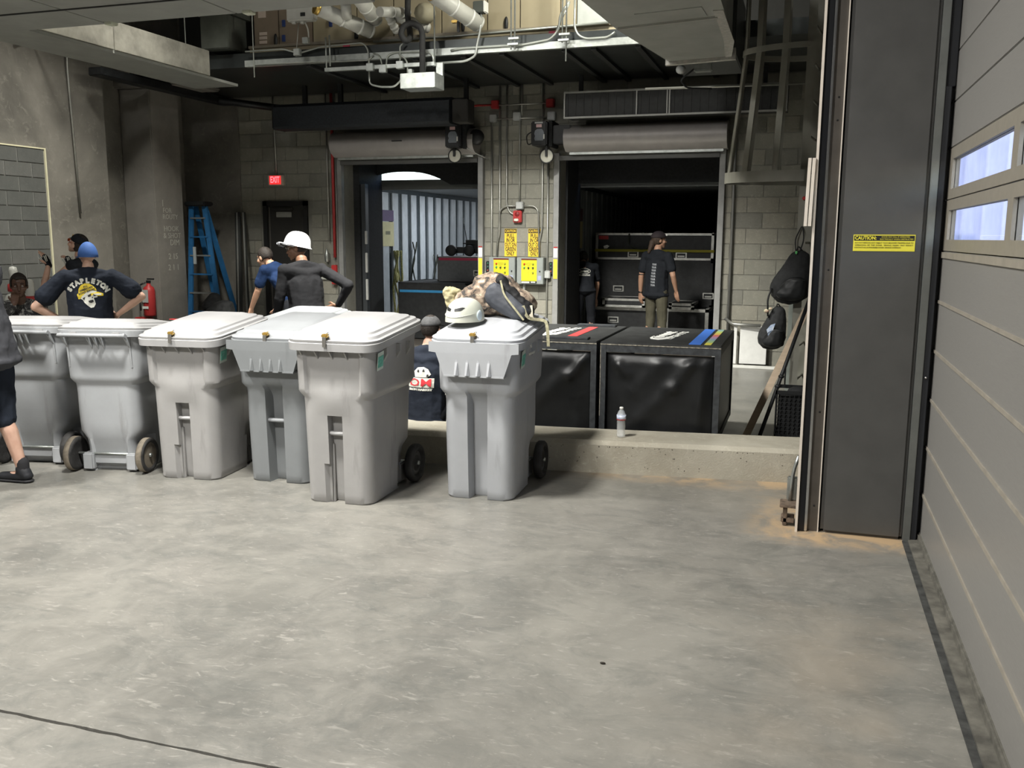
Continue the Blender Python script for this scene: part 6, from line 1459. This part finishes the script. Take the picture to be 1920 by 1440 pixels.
def glasses(P, lens, framem):
    Hd, s, t = P['Hd'], P['s'], P['t']
    g = None
    for q in (-1, 1):
        b = BM(); b.faces.new([b.verts.new(Hd(q*.033+.024*math.cos(a), .104-.010*abs(math.cos(a)+q*.0), .016+.017*math.sin(a))*s) for a in [2*PI*k/14 for k in range(14)]]); bmesh.ops.solidify(b, geom=b.faces[:], thickness=.002); obj('lens', b, lens, t, True)
        b = BM(); tube(b, [Hd(q*.057, .096, .02)*s, Hd(q*.080, .04, .022)*s, Hd(q*.080, -.01, .020)*s], .0022, 6); obj('temple_arm', b, framem, t, True)
    b = BM(); tube(b, [Hd(-.058, .098, .024)*s, Hd(-.03, .108, .034)*s, Hd(0, .110, .028)*s, Hd(.03, .108, .034)*s, Hd(.058, .098, .024)*s], .0024, 6); obj('glasses_frame', b, framem, t, True)
def print_on(P, poly_or_bm, mat, name, off=.004, cuts=0, label=None):
    """flat artwork (local person coords, x right seen from behind, z up) dropped on the shirt's back"""
    t = P['t']; W_ = wm(t); b = poly_or_bm
    if not isinstance(b, bmesh.types.BMesh):
        bm = BM(); bm.faces.new([bm.verts.new((x, -1, z)) for x, z in b]); b = bm
        bmesh.ops.subdivide_edges(b, edges=b.edges, cuts=2, use_grid_fill=True); bmesh.ops.triangulate(b, faces=b.faces)
    bmesh.ops.triangulate(b, faces=b.faces)
    for _ in range(2):
        le = [e for e in b.edges if e.calc_length() > .014]
        if le: bmesh.ops.subdivide_edges(b, edges=le, cuts=1); bmesh.ops.triangulate(b, faces=[f for f in b.faces if len(f.verts) > 3])
    b.transform(W_); return decal(b, P['shirt'], mat, name, t, W_.to_3x3() @ Vector((0, 1, 0)), off, 0, label)
def back_text(txt, size, x, z, rot=0, width=None, bold=.002):
    return text_bm(txt, size, Matrix.Translation((x, -1, z)) @ Matrix.Rotation(rot, 4, 'Y') @ Matrix.Rotation(PI/2, 4, 'X'), depth=0, bold=bold, width=width)
# --- B: man in the skull shirt, hands on hips, back to us
pw = at(163, 480, 1, 6.85)
P = human('person in a blue cap and black skull-print shirt, back turned, hands on hips', (pw.x, 6.85, 0), .62, h=1.585, build=1.48, belly=.05, arms=((V(.50, -.06, 1.21), V(.255, .02, 1.02)), (V(-.50, -.08, 1.12), V(-.25, .05, .95))), sk=sk_pale, shirt=f_navy, hands=((-.6, .7, -.35), (.6, .7, -.3)), headyaw=.45, hem=-.06, vox=.007, curl=(.3, .3), lean=.03, slv=(.66, .085))
white_ink = M('ink_white', (.62, .62, .56), .7); yellow_ink = M('ink_yellow', (.66, .50, .03), .7); dark_ink = M('ink_dark', (.02, .02, .02), .7)
S_ = 'STAPLETON'; n = len(S_)
for i, ch in enumerate(S_):
    a = (i-(n-1)/2)*.275; rr = .165; cx, cz = rr*math.sin(a)*1.05, 1.105+rr*math.cos(a)*.88
    print_on(P, back_text(ch, .058, cx, cz, a*.95, bold=.005), white_ink, 'printed_letter')
def arcpoly(cx, cz, pts): return [(cx+x, cz+z) for x, z in pts]
helm = [(-.085, -.055), (-.092, -.03), (-.080, -.015), (-.078, .02), (-.060, .052), (-.025, .072), (.015, .070), (.045, .05), (.068, .025), (.075, .005), (.04, .012), (-.005, -.005), (-.05, -.045), (-.065, -.07), (-.08, -.072)]
print_on(P, arcpoly(0, 1.155, helm), yellow_ink, 'printed_hat')
skull = [(-.062, -.068), (-.05, -.045), (-.005, -.005), (.04, .008), (.075, .0), (.085, -.03), (.080, -.055), (.05, -.06), (.058, -.085), (.065, -.115), (.05, -.145), (.025, -.150), (-.005, -.125), (-.03, -.10), (-.045, -.075)]
print_on(P, arcpoly(0, 1.155, skull), white_ink, 'printed_skull', .005)
for pts in ([(.0, -.035), (.03, -.02), (.028, -.045), (.005, -.052)], [(.048, -.025), (.07, -.02), (.07, -.042), (.05, -.045)], [(.005, -.085), (.045, -.075), (.05, -.095), (.03, -.105), (.01, -.10)], [(.036, -.05), (.042, -.048), (.044, -.062), (.034, -.062)], [(-.045, -.062), (-.02, -.05), (-.03, -.082)]):
    print_on(P, arcpoly(0, 1.155, pts), dark_ink, 'printed_shadow', .008)
print_on(P, arcpoly(0, 1.155, [(.015, -.022), (.085, -.005), (.130, -.022), (.130, -.042), (.09, -.045), (.05, -.03), (.02, -.045)]), yellow_ink, 'printed_cigar', .007)
print_on(P, arcpoly(0, 1.155, [(.05, -.02), (.115, -.022), (.115, -.036), (.06, -.034)]), white_ink, 'printed_glass', .009)
for k, l in enumerate(("ALL", "AMERICAN", "ROAD SHOW")): print_on(P, back_text(l, .024, -.018+.005*k, 1.200-.024*k, -.35, bold=.001), dark_ink, 'printed_lettering', .008)
Pc = headcap(P, M('cap_blue', (.045, .12, .36), .75, ns=9, na=.12, bump=.1), brim=True, r=(.096, .120, .158), z=-.018)
obj('cap_button', ell(BM(), P['Hd'](0, -.012, .122)*P['s'], (.008, .008, .005)), M('cap_blue', (.045, .12, .36)), P['t'], True)
hair(P, hair_g, low=-.06, r=(.080, .1, .08), face=-.01)
Hb = P['arms'][1][0].lerp(P['arms'][1][1], .45)
obj('forearm_tattoo', ell(BM(), (Hb+V(-.02, -.022, 0))*P['s'], (.014, .014, .045)), M('tattoo_ink', (.18, .14, .13), .6), P['t'], True)
# --- C: bare-armed person with skeleton gloves behind him
pw = at(146, 500, 1, 7.75)
P = human('person with orange glasses looking up, arms raised in skeleton-print gloves, behind the skull shirt', (pw.x+.05, 7.75, 0), 1.75, h=1.67, headpitch=.45, headyaw=-.15, arms=((V(.17, .30, 1.22), V(.10, .20, 1.40)), (V(-.2, .34, 1.16), V(-.05, .36, 1.42))), sk=sk_pale, shirt=f_black, sleeve='none', vox=.0075, hands=((0, .3, .9), (-.2, .3, .9)), curl=(.9, .3))
glasses(P, M('lens_orange', (.75, .16, .03), .15), M('frame_red', (.35, .05, .03), .3)); headcap(P, f_black, r=(.084, .103, .09), z=.045, brim=False, name='bandana'); hair(P, hair_d, low=-.09, face=0)
obj('bandana_mark', ell(BM(), P['Hd'](0, .092, .075)*P['s'], (.012, .008, .012)), brass, P['t'], True)
for k in (0, 1):
    wr = P['arms'][k][1]; d = V(0, .3, .9).normalized() if k == 0 else V(-.2, .3, .9).normalized()
    g_ = BM(); cap_(g_, wr-d*.01, .034, wr+d*.085, (.045, .026, .04)); g_ = remesh(g_, .008, 1); g_.transform(Matrix.Scale(P['s'], 4)); go = obj('glove', g_, f_black, P['t'], True)
    b = BM()
    side = d.cross(V(0, 1, 0)).normalized()
    for i in range(5): o_ = side*((i-2)*.018); 
    for i in range(5):
        for sg in (-1, 1):
            o_ = d.cross(V(1, 0, 0)).normalized()*((i-2)*.018)+V(sg*.040, 0, 0)
            tube(b, [(wr+d*.035+o_*.8)*P['s'], (wr+d*.10+o_*1.2-V(sg*.012, 0, 0))*P['s']], .0055, 5)
    obj('bone_print', b, white_ink, P['t'], True)
# --- D: crouching person in camouflage
pw = at(36, 540, 1, 7.3)
P = human('person in grey camouflage sitting low by the block wall, hand at the chin', (pw.x, 7.3, 0), -2.35, h=1.72, pz=.48, legs=((V(.13, .40, .52), V(.14, .38, .09)), (V(-.13, .40, .52), V(-.14, .38, .09))), arms=((V(.24, .12, .72), V(.05, .20, 1.0)), (V(-.25, .10, .70), V(-.10, .33, .62))), sk=sk_dark, shirt=camo_g, sleeve='long', pants=camo_g, vox=.008, hands=((-.1, .1, .9), (.5, .6, -.2)), curl=(1.0, .6), headpitch=-.15)
hair(P, hair_d, low=-.0, face=.05, r=(.086, .104, .112))
tag(obj('seat_box', bx(pw.x-.22, pw.x+.12, 7.28, 7.62, 0, .38, .01), blk_lam), 'black box the crouching camouflage person sits on', 'box')
# --- E: man in the white hard hat
pw = at(572, 500, 1, 7.55)
P = human('person in a white hard hat and black long-sleeved shirt, glancing left, hand on hip', (-4.46, 7.55, 0), 1.05, h=1.67, build=1.25, headyaw=.72, headpitch=-.16, lean=.15, neckadd=.035, arms=((V(.31, -.27, 1.27), V(.27, -.12, 1.06)), (V(-.25, .10, 1.13), V(-.25, .22, .88))), sk=sk_brown, shirt=f_char, sleeve='long', hands=((-.5, .7, -.3), (0, .2, -1)), hem=-.05, vox=.0068, wrinkle=.0045)
s, Hd, Hr, t = P['s'], P['Hd'], P['Hr'], P['t']
hat = M('hard_hat_white', (.60, .60, .60), .22, ns=4, na=.03, spec=.6, coat=.3)
b = BM(); rings = []; n = 36
Ht = Matrix.Rotation(.36, 3, 'X')
def Hh(x, y, z): q = Ht @ V(x, y, z-.05); return Hd(q.x, q.y-.008, q.z+.05)*s
for j in range(11):
    ph = PI/2*j/10; c, sn = math.cos(ph)**.75, math.sin(ph)
    rings.append([b.verts.new(Hh(.112*c*math.cos(2*PI*k/n), .136*c*math.sin(2*PI*k/n), .040+.132*sn+(.006 if abs(math.cos(2*PI*k/n)) < .22 and j > 2 else 0))) for k in range(n)])
low = []
for (ex, z_) in ((.004, .040), (.016, .034), (.018, .030)):
    row = []
    for k in range(n):
        a = 2*PI*k/n; fr_ = max(0, math.sin(a))**2.5*.042
        row.append(b.verts.new(Hh((.112+ex)*math.cos(a), (.136+ex+fr_)*math.sin(a), z_-.004*(1 if math.sin(a) < 0 else 0))))
    low.append(row)
seq = low[::-1]+rings
for a_, b_ in zip(seq, seq[1:]):
    for k in range(n): f = b.faces.new((a_[k], a_[(k+1) % n], b_[(k+1) % n], b_[k])); f.smooth = True
bmesh.ops.remove_doubles(b, verts=b.verts, dist=1e-4); bmesh.ops.solidify(b, geom=b.faces[:], thickness=.002)
for f in b.faces: f.smooth = True
obj('hard_hat', b, hat, t, True)
g_ = BM(); cap_(g_, Hh(-.05, .165, .018), (.02*s, .018*s, .024*s), Hh(.05, .165, .018), (.02*s, .018*s, .024*s)); obj('goggles', g_, M('goggle_smoke', (.12, .12, .13), .25), t, True)
g_ = BM(); tube(g_, [Hh(-.03, .185, .02), Hh(-.05, .183, .02)], .012, 10); obj('goggle_lens', g_, M('goggle_lens', (.25, .26, .28), .1), t, True)
g_ = BM(); tube(g_, [Hh(.06, .15, .025), Hh(.118, .08, .02), Hh(.122, -.02, .022)], .006, 6); tube(g_, [Hh(-.06, .15, .025), Hh(-.118, .08, .02), Hh(-.122, -.02, .022)], .006, 6); obj('goggle_strap', g_, M('goggle_smoke', (.12, .12, .13)), t, True)
glasses(P, M('lens_clear', (.8, .8, .8), .1, trans=.9), M('frame_beige', (.45, .36, .28), .3)); hair(P, hair_d, low=-.055, face=.0, r=(.080, .1, .09))
b = BM(); cap_(b, Hd(0, .06, -.088)*s, .026*s, Hd(0, .045, -.06)*s, .040*s); obj('beard', b, M('beard_stubble', (.045, .028, .02), .8, ns=60), t, True)
# --- F: person in a blue shirt bending behind him
pw = at(556, 560, 1, 9.2)
P = human('person in a dark blue shirt bending by the exit door, one bare arm reaching down', (pw.x, 9.2, 0), 1.35, h=1.72, lean=.75, arms=((V(.20, .36, 1.06), V(.16, .50, .83)), (V(-.20, .42, 1.06), V(-.16, .58, .84))), sk=sk_tan, shirt=f_blue, vox=.009, hands=((0, .3, -1), (0, .3, -1)))
hair(P, hair_d, low=-.04)
obj('wrist_watch', ell(BM(), V(.16, .49, .85)*P['s'], (.034, .034, .012)), black, P['t'], True)
# --- I: person sitting on the curb between the two front bins
P = human('person sitting on the curb between the two front bins, back to us', (-2.84, 6.56, 0), -.05, h=1.66, pz=.30, build=1.12, lean=.16, legs=((V(.14, .42, .40), V(.15, .50, .09)), (V(-.14, .42, .40), V(-.15, .50, .09))), arms=((V(.28, .12, .60), V(.20, .36, .52)), (V(-.28, .12, .60), V(-.20, .36, .52))), sk=sk_pale, shirt=f_navy, vox=.0085, hem=-.04)
headcap(P, M('cap_grey', (.07, .07, .072), .85, ns=30, na=.2, bump=.2), brim=True, back=False); hair(P, hair_d, low=-.05, face=-.01)
U = P['U']; zc = U(0, 0, 1.22).z*P['s']
print_on(P, [(-.11, zc-.045), (.11, zc-.045), (.11, zc+.03), (-.11, zc+.03)], white_ink, 'printed_panel', .005)
print_on(P, back_text('OM', .085, .0, zc-.008, width=.19, bold=.0008), M('ink_red', (.55, .03, .04), .7), 'printed_lettering', .012)
print_on(P, back_text('IRON MARKET', .022, .0, zc-.062, width=.20), white_ink, 'printed_lettering', .006)
print_on(P, [(-.05, zc+.035), (.06, zc+.035), (.085, zc+.06), (.06, zc+.10), (.02, zc+.115), (-.03, zc+.11), (-.06, zc+.08)], white_ink, 'printed_mark', .006)
for q in ((-.02, .085), (.025, .09), (.06, .05)): print_on(P, [(q[0]-.01, zc+q[1]-.008), (q[0]+.01, zc+q[1]-.008), (q[0]+.006, zc+q[1]+.01), (q[0]-.006, zc+q[1]+.01)], dark_ink, 'printed_shadow', .010)
# --- H: standing worker in the trailer mouth
pw = at(1232, 500, 1, 13.1)
P = human('person in a black shirt and olive trousers standing in the mouth of the dark trailer', (pw.x, 13.1, 0), -.55, h=1.74, hem=-.05, belly=.025, build=1.22, headyaw=-.5, headpitch=.0, arms=((V(.30, .0, 1.15), V(.27, .12, .92)), (V(-.27, -.03, 1.12), V(-.33, .03, .86))), sk=sk_tan, shirt=f_black, pants=f_olive, vox=.0085, hands=((0, .2, -1), (-.05, .15, -1)))
headcap(P, M('cap_maroon_black', (.025, .018, .02), .8), z=.045, r=(.094, .116, .098))
obj('cap_badge', bx(0, 0, 0, 0, 0, 0) if False else ell(BM(), P['Hd'](.045, .092, .085)*P['s'], (.022, .008, .014)), whitep, P['t'], True)
hair(P, hair_b, low=-.10, face=.02, r=(.086, .102, .098))
b = BM(); cap_(b, P['Hd'](-.01, -.10, -.02)*P['s'], .045, P['Hd'](-.03, -.14, -.16)*P['s'], .022); obj('ponytail', b, hair_b, P['t'], True)
s = P['s']
for k in range(8): print_on(P, back_text('TOUR', .035, .05, (1.30-.042*k)*s, width=.07), M('ink_grey', (.30, .31, .33), .7), 'printed_lettering', .005)
obj('arm_band', lathe(BM(), [(.046, -.006), (.048, 0), (.046, .006)], 16, Matrix.Translation(V(-.265, -.03, 1.15)*s)), black, P['t'], True)
obj('wrist_watch', lathe(BM(), [(.031, -.014), (.034, 0), (.031, .014)], 16, Matrix.Translation(V(-.328, .025, .89)*s)), black, P['t'], True)
# --- G: bent worker at the left of the trailer mouth
pw = at(1096, 560, 1, 13.5)
P = human('person with a white oval shirt print bending over in the dark trailer', (pw.x, 13.5, 0), .30, h=1.66, lean=.80, build=1.05, arms=((V(.24, .42, 1.0), V(.22, .52, .75)), (V(-.34, .36, .98), V(-.40, .42, .72))), sk=sk_tan, shirt=f_black, pants=f_jean, vox=.009, hands=((0, .2, -1), (0, .2, -1)))
hair(P, hair_d, low=-.06)
s = P['s']; b = BM(); ov = []
for k in range(24): ov.append((.085*math.cos(2*PI*k/24), 1.16+.035*math.sin(2*PI*k/24)))
b = BM(); i_ = [b.verts.new((x, -1, z)) for x, z in ov]; o_ = [b.verts.new((x*1.12, -1, 1.16+(z-1.16)*1.2)) for x, z in ov]
for k in range(24): b.faces.new((i_[k], i_[(k+1) % 24], o_[(k+1) % 24], o_[k]))
print_on(P, b, white_ink, 'printed_oval', .006)
print_on(P, back_text('event', .06, 0, 1.16, width=.13), white_ink, 'printed_lettering', .006); print_on(P, back_text('SOUND & STAGE', .03, 0, 1.10, width=.17), white_ink, 'printed_lettering', .006)
# --- A: person in shorts at the left edge, leaning away from us
pw = at(2, 750, 1, 4.62)
P = human('person in dark shorts and a dark grey shirt at the left edge of the frame', (-5.08, 4.52, 0), 1.62, h=1.76, build=1.35, lean=.22, belly=.05, arms=((V(.24, .28, 1.10), V(.22, .52, 1.08)), (V(-.24, .28, 1.10), V(-.22, .52, 1.08))), legs=((V(.13, .03, .46), V(.15, -.08, .09)), (V(-.13, .02, .46), V(-.15, .10, .09))), sk=sk_pale, shirt=f_heather, pants=f_short, pant='short', hands=((0, 1, 0), (0, 1, 0)), hem=-.07, vox=.007, wrinkle=.010)
hair(P, hair_b, low=-.04)
